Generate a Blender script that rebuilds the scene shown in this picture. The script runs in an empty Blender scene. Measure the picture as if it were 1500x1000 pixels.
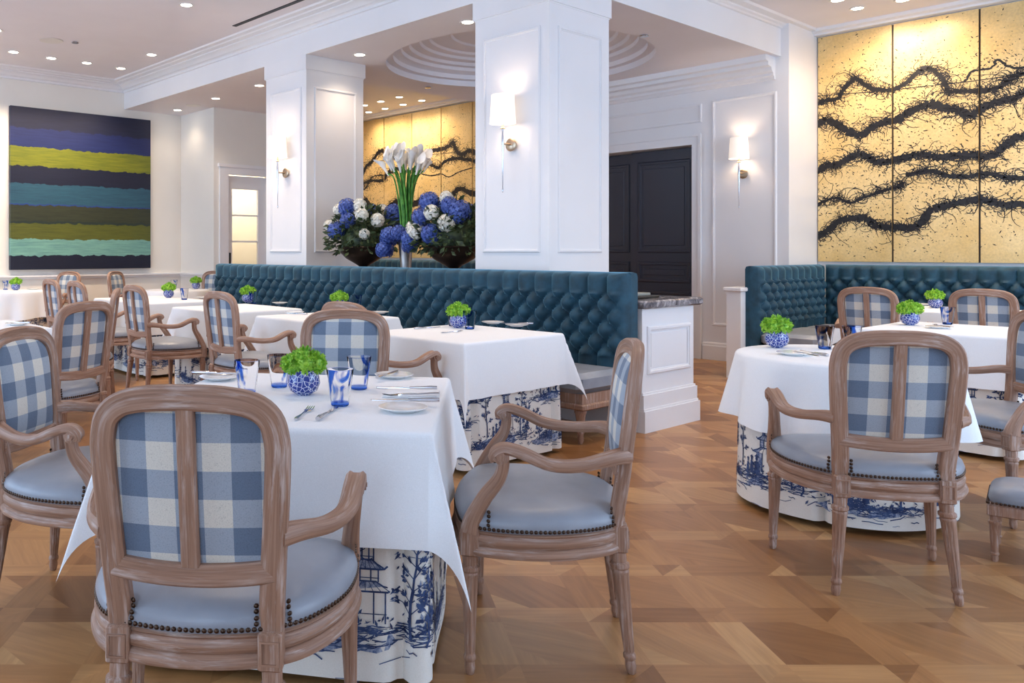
import bpy, math, random
from math import sin, cos, pi, sqrt, atan2, hypot, radians as R
from mathutils import Vector as V, Matrix, noise as mnoise

# ------------------------------------------------------------------ camera, daylight, exposure
SC = bpy.context.scene
COL = SC.collection
F, PX, CAMH, HY = 1226.7, 510.0, 1.27, 368.0   # focal length, foot of the optical axis, eye height, horizon row
cam_d = bpy.data.cameras.new('camera')
cam_d.sensor_width = 36.0; cam_d.lens = 36.0 * F / 1500.0
cam_d.shift_x = (750.0 - PX) / 1500.0
cam_d.shift_y = -(500.0 - HY) / 1500.0
cam_d.clip_start = 0.05
cam = bpy.data.objects.new('camera', cam_d); COL.objects.link(cam)
cam.location = (0, 0, CAMH); cam.rotation_euler = (R(90), 0, R(-39.46))
SC.camera = cam
SC.view_settings.view_transform = 'Standard'
SC.view_settings.look = 'None'
SC.view_settings.gamma = 1.0
SC.view_settings.use_curve_mapping = False
SC.view_settings.exposure = 0.52
DAY = 4.0            # strength of the daylight outside the windows
SPOT = 64.0          # watts per recessed downlight
WARM = (1.0, 0.79, 0.58)
w = bpy.data.worlds.new('daylight'); SC.world = w; w.use_nodes = True
bg = w.node_tree.nodes['Background']
bg.inputs[0].default_value = (0.54, 0.73, 1.0, 1); bg.inputs[1].default_value = DAY
random.seed(7)

# ------------------------------------------------------------------ helpers
SA, CA = sin(R(50.54)), cos(R(50.54))
KX, KY = 1.0919, .8987             # the shell was first plotted on a plan with unequal scales; these turn it into metres
def cf(r, D):                      # right / depth from the eye -> room x, y
    return (r * SA + D * CA, -r * CA + D * SA)
def on_z(px, py, z):               # photo pixel on a horizontal plane -> room x, y
    D = (CAMH - z) * F / (py - HY)
    return cf((px - PX) / F * D, D)
def on_x(px, py, x):               # photo pixel on a plane x = const -> y, z
    k = (px - PX) / F
    D = x / (k * SA + CA)
    return (D * (SA - k * CA), CAMH + (HY - py) / F * D)

class MB:
    def __init__(s): s.v = []; s.f = []; s.m = []; s.g = []
    def add(s, vs, fs, mi=0, g=None):
        # g: wood grain coordinates, first one along the piece
        o = len(s.v); s.v += [tuple(p) for p in vs]
        s.g += g if g else [(p[2], p[0], p[1]) for p in vs]
        s.f += [tuple(i + o for i in f) for f in fs]; s.m += [mi] * len(fs)
        return s
    def box(s, x0, x1, y0, y1, z0, z1, mi=0):
        vs = [(x, y, z) for z in (z0, z1) for y in (y0, y1) for x in (x0, x1)]
        return s.add(vs, [(0, 2, 3, 1), (4, 5, 7, 6), (0, 1, 5, 4), (2, 6, 7, 3), (0, 4, 6, 2), (1, 3, 7, 5)], mi)
    def cbox(s, x0, x1, y0, y1, z0, z1, c=.01, mi=0):      # chamfered box
        vs = []
        for z, k in ((z0, c), (z0 + c, 0), (z1 - c, 0), (z1, c)):
            a, b, d, e = x0 + k, x1 - k, y0 + k, y1 - k
            vs += [(a + c, d, z), (b - c, d, z), (b, d + c, z), (b, e - c, z), (b - c, e, z), (a + c, e, z), (a, e - c, z), (a, d + c, z)]
        fs = [tuple(range(7, -1, -1)), tuple(range(24, 32))]
        for l in range(3):
            for i in range(8):
                j = (i + 1) % 8
                fs.append((l * 8 + i, l * 8 + j, l * 8 + 8 + j, l * 8 + 8 + i))
        return s.add(vs, fs, mi)
    def rbox(s, x0, x1, y0, y1, z0, z1, mi=0): return s.box(x0 * KX, x1 * KX, y0 * KY, y1 * KY, z0, z1, mi)   # plan units
    def quad(s, a, b, c, d, mi=0): return s.add([a, b, c, d], [(0, 1, 2, 3)], mi)
    def rings(s, rs, closed=True, cap0=True, cap1=True, mi=0, loop=False, g=None):
        n = len(rs[0]); vs = [p for r in rs for p in r]; fs = []
        L = len(rs) if loop else len(rs) - 1
        for l in range(L):
            a = l * n; b = ((l + 1) % len(rs)) * n
            for i in range(n if closed else n - 1):
                j = (i + 1) % n
                fs.append((a + i, a + j, b + j, b + i))
        if not loop and closed:
            if cap0: fs.append(tuple(range(n - 1, -1, -1)))
            if cap1: fs.append(tuple(range((len(rs) - 1) * n, len(rs) * n)))
        return s.add(vs, fs, mi, g)
    def lathe(s, prof, n=24, c=(0, 0, 0), mi=0, fl=None, shear=(0, 0), sc=(1, 1)):
        # prof: (z, r) rows; fl(z, angle) scales the radius; shear moves x, y per unit z
        rs = []
        for z, r in prof:
            ring = []
            for i in range(n):
                a = 2 * pi * i / n
                q = r * (fl(z, a) if fl else 1)
                ring.append((c[0] + q * cos(a) * sc[0] + shear[0] * z, c[1] + q * sin(a) * sc[1] + shear[1] * z, c[2] + z))
            rs.append(ring)
        return s.rings(rs, mi=mi)
    def sweep(s, pts, sec, nrm, scale=None, loop=False, mi=0):
        # sec: (u, v) section, u across the path in the plane at right angles to nrm, v along nrm
        P = [V(p) for p in pts]; n = len(P); rs = []; g = []; run = pts[0][0] * 3.1 + pts[0][2] * 1.7
        for i in range(n):
            if i: run += (P[i] - P[i - 1]).length
            g += [(run, q[0], q[1]) for q in sec]
            a = P[(i - 1) % n] if (loop or i > 0) else P[0]
            b = P[(i + 1) % n] if (loop or i < n - 1) else P[-1]
            t = (b - a).normalized()
            N = V(nrm(i) if callable(nrm) else nrm)
            u = t.cross(N).normalized(); v = u.cross(t).normalized()
            k = scale[i] if scale else (1, 1)
            rs.append([tuple(P[i] + u * (q[0] * k[0]) + v * (q[1] * k[1])) for q in sec])
        return s.rings(rs, mi=mi, loop=loop, g=g)
    def tube(s, pts, r, n=8, mi=0):
        rr = r if isinstance(r, (list, tuple)) else [r] * len(pts)
        sec = [(cos(2 * pi * i / n), sin(2 * pi * i / n)) for i in range(n)]
        d = V(pts[-1]) - V(pts[0])
        N = (0, 0, 1) if abs(d.z) < .8 * d.length else (0, 1, 0)
        return s.sweep(pts, sec, N, [(q, q) for q in rr], mi=mi)
    def ball(s, c, r, n=8, m=5, mi=0, sz=1.0):
        rs = []
        for k in range(1, m):
            t = pi * k / m
            rs.append([(c[0] + r * sin(t) * cos(2 * pi * i / n), c[1] + r * sin(t) * sin(2 * pi * i / n), c[2] - r * cos(t) * sz) for i in range(n)])
        return s.rings(rs, mi=mi)
    def mesh(s, name, mats, smooth=35):
        me = bpy.data.meshes.new(name)
        me.from_pydata(s.v, [], s.f)
        for m in (mats if isinstance(mats, (list, tuple)) else [mats]): me.materials.append(m)
        if any(s.m): me.polygons.foreach_set('material_index', s.m)
        if smooth:
            me.polygons.foreach_set('use_smooth', [True] * len(s.f))
            me.set_sharp_from_angle(angle=R(smooth))
        if any(m and m.name == 'limed_oak' for m in me.materials):
            at = me.attributes.new('grain', 'FLOAT_VECTOR', 'POINT'); at.data.foreach_set('vector', [c for p in s.g for c in p])
        me.update()
        return me
    def build(s, name, mats, parent=None, smooth=35, loc=None):
        return put(name, s.mesh(name, mats, smooth), parent, loc)

def put(name, me, parent=None, loc=None, rz=0):
    o = bpy.data.objects.new(name, me); COL.objects.link(o)
    if parent: o.parent = parent
    if loc: o.location = loc
    if rz: o.rotation_euler = (0, 0, rz)
    return o
def tag(o, label, cat, group=None, kind=None):
    o['label'] = label; o['category'] = cat
    if group: o['group'] = group
    if kind: o['kind'] = kind
    return o
def thing(name, label, cat, loc=(0, 0, 0), rz=0, group=None):
    o = put(name, None, None, loc, rz)
    o.empty_display_size = .1
    return tag(o, label, cat, group)
def struct(name, mb, mats, parent=None, smooth=30):
    o = mb.build(name, mats, parent, smooth)
    if not parent: o['kind'] = 'structure'
    return o
def dup(root, label, loc, rz=0, group=None):
    r = root.copy(); COL.objects.link(r)
    r.location = loc; r.rotation_euler = (0, 0, rz); r['label'] = label
    if group: r['group'] = group
    for ch in root.children:
        c = ch.copy(); COL.objects.link(c); c.parent = r
        for g in ch.children:
            d = g.copy(); COL.objects.link(d); d.parent = c
    return r
def crom(P, n, closed=False):      # Catmull-Rom through points
    P = [V(p) for p in P]; out = []
    N = len(P); L = N if closed else N - 1
    for i in range(L):
        p0 = P[(i - 1) % N] if closed or i > 0 else P[0] * 2 - P[1]
        p1 = P[i]; p2 = P[(i + 1) % N]
        p3 = P[(i + 2) % N] if closed or i + 2 < N else P[-1] * 2 - P[-2]
        for k in range(n):
            t = k / n
            out.append(.5 * ((2 * p1) + (p2 - p0) * t + (2 * p0 - 5 * p1 + 4 * p2 - p3) * t * t + (3 * p1 - p0 - 3 * p2 + p3) * t ** 3))
    if not closed: out.append(P[-1])
    return out
def lerp(tab, x):
    for (a, p), (b, q) in zip(tab, tab[1:]):
        if x <= b: return p + (q - p) * max(0, (x - a) / (b - a))
    return tab[-1][1]

# ------------------------------------------------------------------ materials
def srgb(r, g, b):
    c = lambda x: (x / 255 / 12.92) if x <= 10 else ((x / 255 + .055) / 1.055) ** 2.4
    return (c(r), c(g), c(b), 1)
class NT:
    def __init__(s, name):
        s.m = bpy.data.materials.new(name); s.m.use_nodes = True
        s.t = s.m.node_tree; s.p = s.t.nodes['Principled BSDF']; s.x = -200
    def n(s, typ, **kw):
        q = s.t.nodes.new(typ)
        for k, v in kw.items():
            if k.startswith('i_'): q.inputs[k[2:].replace('_', ' ')].default_value = v
            elif k[0] == 'I' and k[1:].isdigit(): q.inputs[int(k[1:])].default_value = v
            else: setattr(q, k, v)
        return q
    def l(s, a, b): s.t.links.new(a, b)
    def set(s, **kw):
        for k, v in kw.items(): s.p.inputs[k.replace('_', ' ')].default_value = v
        return s
    def coord(s, which='Object', scale=(1, 1, 1), loc=(0, 0, 0), rot=(0, 0, 0)):
        tc = s.n('ShaderNodeTexCoord'); mp = s.n('ShaderNodeMapping')
        mp.inputs['Scale'].default_value = scale; mp.inputs['Location'].default_value = loc; mp.inputs['Rotation'].default_value = rot
        s.l(tc.outputs[which], mp.inputs[0]); return mp.outputs[0]
    def noise(s, vec, scale, detail=3, rough=.5, dist=0):
        q = s.n('ShaderNodeTexNoise'); q.inputs['Scale'].default_value = scale; q.inputs['Detail'].default_value = detail
        q.inputs['Roughness'].default_value = rough; q.inputs['Distortion'].default_value = dist
        if vec: s.l(vec, q.inputs['Vector'])
        return q.outputs['Fac']
    def ramp(s, fac, stops, interp='LINEAR'):
        q = s.n('ShaderNodeValToRGB'); q.color_ramp.interpolation = interp
        e = q.color_ramp.elements
        e[0].position, e[0].color = stops[0]; e[1].position, e[1].color = stops[-1]
        for p, c in stops[1:-1]:
            k = e.new(p); k.color = c
        s.l(fac, q.inputs[0]); return q.outputs[0]
    def mix(s, fac, a, b, mode='MIX'):
        q = s.n('ShaderNodeMix', data_type='RGBA', blend_type=mode)
        for src, i in ((fac, 0), (a, 6), (b, 7)):
            if hasattr(src, 'is_output'): s.l(src, q.inputs[i])
            else: q.inputs[i].default_value = src
        return q.outputs[2]
    def math(s, op, a, b=0, c=0):
        q = s.n('ShaderNodeMath', operation=op)
        for i, src in enumerate((a, b, c)):
            if hasattr(src, 'is_output'): s.l(src, q.inputs[i])
            else: q.inputs[i].default_value = src
        return q.outputs[0]
    def bump(s, h, strength=.3, dist=.01):
        q = s.n('ShaderNodeBump'); q.inputs['Strength'].default_value = strength; q.inputs['Distance'].default_value = dist
        s.l(h, q.inputs['Height']); s.l(q.outputs[0], s.p.inputs['Normal'])
    def col(s, c): s.l(c, s.p.inputs['Base Color'])
def plain(name, c, rough=.5, metal=0, **kw):
    t = NT(name); t.set(Base_Color=c, Roughness=rough, Metallic=metal, **kw)
    return t.m
def painted(name, c, rough):
    t = NT(name); t.set(Roughness=rough)
    n = t.noise(t.coord('Object'), 1.7, 2)
    d = tuple(x * .96 for x in c[:3]) + (1,)
    t.col(t.ramp(n, [(.3, d), (.7, c)])); t.bump(t.noise(t.coord('Object'), 140, 2), .04, .002)
    return t.m
M = {}
M['paint'] = painted('white_paint', srgb(238, 236, 236), .38)
M['wall'] = painted('wall_paint', srgb(238, 233, 224), .6)
M['ceil'] = painted('ceiling_paint', srgb(238, 234, 237), .75)
M['black'] = plain('black_slot', srgb(18, 18, 20), .5)
M['brass'] = plain('aged_nickel', srgb(190, 170, 145), .3, 1)
M['steel'] = plain('polished_steel', srgb(205, 205, 210), .16, 1)
M['china'] = plain('white_china', srgb(243, 242, 240), .15, Coat_Weight=.5)
M['navy_door'] = plain('dark_navy_door', srgb(46, 47, 60), .4)
M['plastic'] = plain('white_plastic', srgb(232, 228, 222), .4)
M['nail'] = plain('bronze_nail', srgb(78, 62, 52), .32, 1)
M['bronze'] = plain('dark_bronze_urn', srgb(62, 52, 46), .28, .75)
M['silver'] = plain('hammered_silver', srgb(190, 182, 178), .28, 1)
M['lens'] = NT('lamp_lens').set(Base_Color=(1, 1, 1, 1), Emission_Color=(1, .9, .75, 1), Emission_Strength=14).m
t = NT('lamp_shade_linen').set(Base_Color=srgb(245, 236, 225), Roughness=.9, Emission_Color=(1, .84, .70, 1), Emission_Strength=.42); M['shade'] = t.m
t = NT('bulb').set(Emission_Color=(1, .8, .55, 1), Emission_Strength=10); M['bulb'] = t.m

def wood(name, dark, mid, wash, wash_amt):
    t = NT(name); t.set(Roughness=.5)
    oi = t.n('ShaderNodeObjectInfo'); at = t.n('ShaderNodeAttribute', attribute_name='grain')
    ad = t.n('ShaderNodeVectorMath', operation='ADD'); cb = t.n('ShaderNodeCombineXYZ')
    t.l(at.outputs['Vector'], ad.inputs[0]); mul = t.math('MULTIPLY', oi.outputs['Random'], 9.0); t.l(mul, cb.inputs[0]); t.l(cb.outputs[0], ad.inputs[1])
    v = ad.outputs[0]
    def streak(sc, detail, rough, dist):
        mp = t.n('ShaderNodeMapping'); mp.inputs['Scale'].default_value = sc; t.l(v, mp.inputs[0])
        return t.noise(mp.outputs[0], 1.0, detail, rough, dist)
    g = streak((5, 170, 170), 3, .6, .2)
    base = t.ramp(g, [(.3, dark), (.66, mid)])
    ws = t.ramp(streak((7, 75, 75), 4, .65, .3), [(.50, (0, 0, 0, 1)), (.70, (wash_amt,) * 3 + (1,))])
    broad = t.ramp(t.noise(t.coord('Object'), 9, 2), [(.4, (.25, .25, .25, 1)), (.65, (1, 1, 1, 1))])
    c2 = t.mix(t.math('MULTIPLY', ws, broad), base, wash)
    t.col(c2); t.bump(g, .15, .002)
    return t.m
M['oak'] = wood('limed_oak', srgb(136, 100, 79), srgb(170, 131, 107), srgb(212, 196, 187), .85)

def gingham():
    t = NT('gingham_fabric'); t.set(Roughness=.9, Sheen_Weight=.15)
    tc = t.n('ShaderNodeTexCoord'); sp = t.n('ShaderNodeSeparateXYZ'); t.l(tc.outputs['Object'], sp.inputs[0])
    def stripe(o, off):
        a = t.math('MULTIPLY_ADD', o, 1 / .126, off); fr = t.math('FRACT', a)
        return t.math('LESS_THAN', fr, .5)
    sx = stripe(sp.outputs['X'], .25); sz = stripe(sp.outputs['Z'], .18)
    s = t.math('ADD', sx, sz); s = t.math('DIVIDE', s, 2)
    c = t.ramp(s, [(0, srgb(222, 216, 203)), (.34, srgb(162, 171, 182)), (.8, srgb(104, 120, 141))], 'CONSTANT')
    wv = t.noise(t.coord('Object', (260, 260, 900)), 1, 2); wv2 = t.noise(t.coord('Object', (900, 260, 260)), 1, 2)
    q = t.math('ADD', wv, wv2)
    t.col(t.mix(.35, c, t.ramp(q, [(.7, (.25, .25, .25, 1)), (1.3, (1, 1, 1, 1))]), 'MULTIPLY'))
    t.bump(q, .15, .002)
    return t.m
M['gingham'] = gingham()
t = NT('grey_leather'); t.set(Roughness=.36)
n = t.noise(t.coord('Object'), 5, 3); t.col(t.ramp(n, [(.3, srgb(134, 140, 150)), (.7, srgb(158, 162, 170))]))
vo = t.n('ShaderNodeTexVoronoi', feature='DISTANCE_TO_EDGE'); vo.inputs['Scale'].default_value = 260; t.l(t.coord('Object'), vo.inputs['Vector'])
t.bump(vo.outputs['Distance'], .10, .002); M['leather'] = t.m
t = NT('teal_velvet'); t.set(Roughness=.7, Sheen_Weight=.9, Sheen_Roughness=.35, Sheen_Tint=srgb(120, 175, 200))
n = t.noise(t.coord('Object'), 9, 4, .6); t.col(t.ramp(n, [(.3, srgb(12, 48, 63)), (.7, srgb(28, 76, 97))])); M['velvet'] = t.m
t = NT('white_linen'); t.set(Roughness=.85, Sheen_Weight=.1)
n = t.noise(t.coord('Object', (400, 400, 400)), 1, 2); t.col(t.ramp(n, [(.3, srgb(236, 236, 236)), (.7, srgb(246, 246, 246))])); t.bump(t.noise(t.coord('Object'), 7, 3), .12, .02); M['linen'] = t.m
t = NT('cream_toile_cloth'); t.set(Roughness=.85)
n = t.noise(t.coord('Object', (400, 400, 400)), 1, 2); t.col(t.ramp(n, [(.3, srgb(228, 222, 212)), (.7, srgb(238, 233, 224))])); M['toile'] = t.m
t = NT('navy_toile_print'); t.set(Roughness=.85)
n = t.noise(t.coord('Object'), 30, 3); t.col(t.ramp(n, [(.35, srgb(28, 44, 84)), (.7, srgb(66, 88, 132))])); M['print'] = t.m
t = NT('blue_toile_wash'); t.set(Roughness=.85)
n = t.noise(t.coord('Object'), 60, 4, .7); t.col(t.ramp(n, [(.40, srgb(72, 94, 138)), (.62, srgb(176, 184, 200))])); M['wash'] = t.m
# gold leaf and the black branches
t = NT('gold_leaf'); t.set(Roughness=.34, Metallic=.12)
n = t.noise(t.coord('Object'), 2.2, 4, .6); n2 = t.noise(t.coord('Object'), 45, 3, .7)
c = t.ramp(n, [(.3, srgb(224, 193, 128)), (.7, srgb(241, 217, 162))])
t.col(t.mix(.25, c, t.ramp(n2, [(.35, srgb(176, 128, 60)), (.6, srgb(255, 230, 170))]), 'MULTIPLY')); M['gold'] = t.m
M['ink'] = plain('black_ink', srgb(24, 21, 24), .45)
# marble
t = NT('grey_marble'); t.set(Roughness=.18)
n = t.noise(t.coord('Object'), 11, 8, .65, 1.2); t.col(t.ramp(n, [(.32, srgb(58, 56, 62)), (.5, srgb(112, 108, 112)), (.62, srgb(178, 172, 172))])); M['marble'] = t.m
# glass
M['pane'] = NT('clear_pane').set(Base_Color=(.98, .99, .98, 1), Roughness=.02, Transmission_Weight=1.0, IOR=1.02).m
def tumbler_glass():
    t = NT('blue_streaked_glass'); t.set(Roughness=.02, IOR=1.06, Transmission_Weight=1.0)
    tc = t.n('ShaderNodeTexCoord'); sp = t.n('ShaderNodeSeparateXYZ'); t.l(tc.outputs['Object'], sp.inputs[0])
    ns = t.noise(t.coord('Object', (14, 14, 9)), 1.4, 2, .5, 1.2)
    side = t.math('MULTIPLY_ADD', sp.outputs['X'], 9.0, ns)
    f1 = t.ramp(side, [(.70, (0, 0, 0, 1)), (.80, (1, 1, 1, 1))])
    base = t.ramp(sp.outputs['Z'], [(.010, (1, 1, 1, 1)), (.016, (0, 0, 0, 1))])
    rim = t.ramp(sp.outputs['Z'], [(.1195, (0, 0, 0, 1)), (.1205, (.35, .35, .35, 1))])
    f = t.math('MAXIMUM', t.math('MAXIMUM', f1, base), rim)
    t.col(t.mix(f, (.99, .995, 1, 1), srgb(60, 110, 215)))
    return t.m
M['tumbler'] = tumbler_glass()
t = NT('blue_white_planter'); t.set(Roughness=.12, Coat_Weight=.6)
vo = t.n('ShaderNodeTexVoronoi', feature='DISTANCE_TO_EDGE'); vo.inputs['Scale'].default_value = 62; t.l(t.coord('Object'), vo.inputs['Vector'])
t.col(t.ramp(vo.outputs['Distance'], [(.02, srgb(236, 238, 246)), (.055, srgb(34, 62, 150)), (.3, srgb(22, 46, 132))])); M['planter'] = t.m
def plant(name, a, b, sc=30):
    t = NT(name); t.set(Roughness=.55); t.p.inputs['Subsurface Weight'].default_value = 0
    t.col(t.ramp(t.noise(t.coord('Object'), sc, 2), [(.35, a), (.65, b)])); return t.m
M['lime'] = plant('lime_green_bloom', srgb(96, 160, 30), srgb(172, 214, 70), 60)
M['leaf'] = plant('dark_leaf', srgb(30, 44, 28), srgb(84, 100, 58), 14)
M['hydr'] = plant('blue_hydrangea', srgb(38, 62, 138), srgb(88, 114, 188), 24)
M['whitef'] = plant('white_bloom', srgb(232, 228, 214), srgb(250, 248, 240), 30)
M['stem'] = plant('green_stem', srgb(44, 110, 30), srgb(96, 160, 60), 18)
M['calla'] = plant('calla_white', srgb(238, 234, 228), srgb(252, 250, 246), 12)
M['menu'] = plain('grey_menu_cover', srgb(150, 150, 140), .6)
M['void'] = plain('dark_tray', srgb(26, 28, 30), .35)
M['napkin'] = M['linen']
# striped abstract painting: bands by height with ragged brushed edges
def stripes():
    t = NT('striped_canvas'); t.set(Roughness=.5)
    tc = t.n('ShaderNodeTexCoord'); sp = t.n('ShaderNodeSeparateXYZ'); t.l(tc.outputs['Object'], sp.inputs[0])
    rag = t.noise(t.coord('Object', (5, 1, 2)), 1.6, 5, .6)
    z = t.math('MULTIPLY_ADD', t.math('SUBTRACT', rag, .5), .10, sp.outputs['Z'])
    zz = t.math('DIVIDE', z, 2.272)
    st = [(0, srgb(14, 20, 44)), (.085, srgb(122, 172, 156)), (.185, srgb(92, 95, 26)), (.285, srgb(34, 50, 42)), (.30, srgb(52, 56, 34)), (.395, srgb(34, 62, 128)), (.405, srgb(40, 84, 102)), (.53, srgb(14, 20, 46)), (.635, srgb(118, 122, 24)), (.755, srgb(20, 36, 92)), (.87, srgb(20, 26, 58))]
    base = t.ramp(zz, st, 'CONSTANT')
    br = t.noise(t.coord('Object', (2.2, 2.2, 26)), 1.5, 5, .7)
    t.col(t.mix(.75, base, t.ramp(br, [(.3, (.35, .45, .6, 1)), (.68, (1.0, 1.0, 1.0, 1))]), 'MULTIPLY'))
    t.bump(br, .2, .004)
    return t.m
M['stripes'] = stripes()
# parquet
def parquet():
    t = NT('oak_parquet'); t.set(Roughness=.36)
    at = t.n('ShaderNodeAttribute', attribute_name='tone'); uv = t.n('ShaderNodeUVMap', uv_map='grain')
    mp = t.n('ShaderNodeMapping'); mp.inputs['Scale'].default_value = (3.2, 44, 1); t.l(uv.outputs[0], mp.inputs[0])
    g = t.noise(mp.outputs[0], 1.0, 5, .62, .5)
    mp2 = t.n('ShaderNodeMapping'); mp2.inputs['Scale'].default_value = (1.2, 9, 1); t.l(uv.outputs[0], mp2.inputs[0])
    g2 = t.noise(mp2.outputs[0], 1.0, 3, .5, 1.5)
    a = t.ramp(at.outputs['Fac'], [(0, srgb(150, 102, 60)), (.5, srgb(184, 132, 82)), (1, srgb(210, 162, 108))])
    b = t.mix(.55, a, t.ramp(g, [(.3, (.60, .55, .50, 1)), (.7, (1, 1, 1, 1))]), 'MULTIPLY')
    t.col(t.mix(.45, b, t.ramp(g2, [(.35, (.72, .68, .64, 1)), (.65, (1.0, 1.0, 1.0, 1))]), 'MULTIPLY'))
    t.bump(g, .08, .002)
    return t.m
M['floor'] = parquet()

# ------------------------------------------------------------------ the room shell
ZC, ZS = 3.80, 3.42                         # ceiling, lowered soffit
# floor: woven oak planks around square blocks, each plank a face with its own tone and grain direction
def clip(poly, box):
    for ax, lim, sg in ((0, box[0], 1), (0, box[1], -1), (1, box[2], 1), (1, box[3], -1)):
        out = []
        for i in range(len(poly)):
            a, b = poly[i], poly[(i + 1) % len(poly)]
            da, db = sg * (a[ax] - lim), sg * (b[ax] - lim)
            if da >= 0: out.append(a)
            if da * db < 0:
                k = da / (da - db); out.append((a[0] + (b[0] - a[0]) * k, a[1] + (b[1] - a[1]) * k))
        poly = out
        if len(poly) < 3: return []
    return poly
def make_floor():
    rnd = random.Random(3)
    P, W, c = .41, .115, .12
    vs, fs, tones, uvs = [], [], [], []
    ang = R(-39.5)                          # plank axes lie along and across the view, as in the photo
    ca, sa = cos(ang), sin(ang)
    def add(poly, gd):
        q = [(x * ca - y * sa, x * sa + y * ca) for x, y in poly]
        q = clip(q, (-3.2, 10.4, -2.7, 12.4))
        if len(q) < 3: return
        o = len(vs); vs.extend((x, y, 0) for x, y in q); fs.append(tuple(range(o, o + len(q))))
        tones.append(min(1, max(0, rnd.gauss(.5, .27)))); k = rnd.random() * 50
        gx, gy = cos(gd + ang), sin(gd + ang)
        uvs.append([(x * gx + y * gy + k, -x * gy + y * gx + k * .7) for x, y in q])
    for i in range(-30, 32):
        for j in range(-12, 46):
            x, y = i * P, j * P
            a = (x + W, y + W); e = P - W
            alt = (i + j) % 2
            # block with two clipped corners
            add([(a[0] + c, a[1]), (a[0] + e, a[1]), (a[0] + e, a[1] + e - c), (a[0] + e - c, a[1] + e), (a[0], a[1] + e), (a[0], a[1] + c)], R(-25) if alt else R(-62))
            # strip across (ends cut on the slant at every crossing)
            add([(x + W, y), (x + P, y), (x + P + W * .0, y), (x + P, y + W), (x + W + c, y + W), (x + W, y + W)][:2] + [(x + P, y), (x + P, y + W), (x + W, y + W)], 0)
            add([(x, y + W), (x + W, y + W), (x + W, y + P), (x, y + P)], pi / 2)
            # crossing, a pointed hexagon split on its waist and given to the strips it continues
            add([(x, y), (x + W, y + W), (x + W + c, y + W), (x + W, y + W + c), (x + W, y + W), (x, y + W)][:2] + [(x, y + W)], pi / 2 if alt else 0)
            add([(x, y), (x + W, y), (x + W, y + W)], 0 if alt else pi / 2)
            add([(x + W, y + W), (x + W + c, y + W), (x + W, y + W + c)], pi / 2 if alt else 0)
            add([(x, y), (x - c, y), (x, y - c)], 0 if alt else pi / 2)
    me = bpy.data.meshes.new('floor'); me.from_pydata(vs, [], fs); me.materials.append(M['floor'])
    at = me.attributes.new('tone', 'FLOAT', 'FACE'); at.data.foreach_set('value', tones)
    ul = me.uv_layers.new(name='grain'); ul.data.foreach_set('uv', [k for u in uvs for p in u for k in p])
    o = put('floor', me); o['kind'] = 'structure'
    return o
make_floor()
struct('subfloor_slab', MB().rbox(-3, 9.5, -3, 13.8, -.12, -.004), M['wall'])
struct('ceiling', MB().rbox(-3, 9.55, -3, 13.8, ZC, ZC + .15), M['ceil'])
# window wall and the wall behind the camera, pierced by tall windows
def pierced(name, along, pos, t0, t1, holes, z0, z1):
    mb = MB()
    def bx(a, b, c, d):
        if b - a < 1e-4 or d - c < 1e-4: return
        if along == 'y': mb.rbox(pos - .2, pos, a, b, c, d)
        else: mb.rbox(a, b, pos - .2, pos, c, d)
    bx(t0, t1, 0, z0); bx(t0, t1, z1, ZC)
    e = t0
    for a, b in holes: bx(e, a, z0, z1); e = b
    bx(e, t1, z0, z1)
    return struct(name, mb, M['paint'])
WH = [(-2.4, -.2), (3.2, 5.4), (6.0, 8.2), (8.8, 11.0), (11.4, 13.2)]
BH = [(3.0, 5.4), (6.0, 8.2)]
pierced('wall_window_side', 'y', -2.8, -3, 13.5, WH, .35, 3.45)
pierced('wall_behind_camera', 'x', -2.8, -2.8, 9.5, BH, .35, 3.45)
def portal(loc, rot, sx, sy):
    l = bpy.data.lights.new('window_portal', 'AREA'); l.shape = 'RECTANGLE'; l.size = sx; l.size_y = sy
    l.cycles.is_portal = True
    o = bpy.data.objects.new('window_portal', l); COL.objects.link(o); o.location = loc; o.rotation_euler = rot
for a, b in WH: portal((-2.9 * KX, (a + b) / 2 * KY, 1.9), (0, R(-90), 0), 3.1, (b - a) * KY)
for a, b in BH: portal(((a + b) / 2 * KX, -2.9 * KY, 1.9), (R(90), 0, 0), (b - a) * KX, 3.1)
# left end wall, the door wall beside it, walls of the lobby bay
struct('wall_left', MB().rbox(-3, 5.86, 13.3, 13.5, 0, ZC), M['wall'])
DX0, DX1 = 6.08, 6.74                        # glazed door leaf, wall at y = 12.16
mb = MB().rbox(5.86, DX0 - .02, 12.16, 12.3, 0, ZC).rbox(DX1 + .02, 7.4, 12.16, 12.3, 0, ZC).rbox(DX0 - .02, DX1 + .02, 12.16, 12.3, 2.44, ZC)
mb.rbox(5.86, 5.98, 12.3, 13.5, 0, ZC).rbox(7.28, 7.4, 12.3, 13.7, 0, ZC).rbox(5.98, 7.28, 13.4, 13.5, 0, ZC)
struct('wall_beside_glazed_door', mb, M['wall'])
struct('wall_far_bay', MB().rbox(7.4, 9.6, 13.7, 13.9, 0, ZC), M['wall'])
struct('wall_right', MB().rbox(9.43, 9.6, -3, 13.8, 0, ZC), M['paint'])
D0, D1, DH = 5.68, 7.92, 2.54                # dark double doors in the lobby wall
mb = MB().rbox(8.74, 9.42, 4.46, D0, 0, ZC).rbox(8.74, 9.42, D1, 9.15, 0, ZC).rbox(8.74, 9.42, D0, D1, DH, ZC)
struct('wall_lobby', mb, M['paint'])
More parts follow.
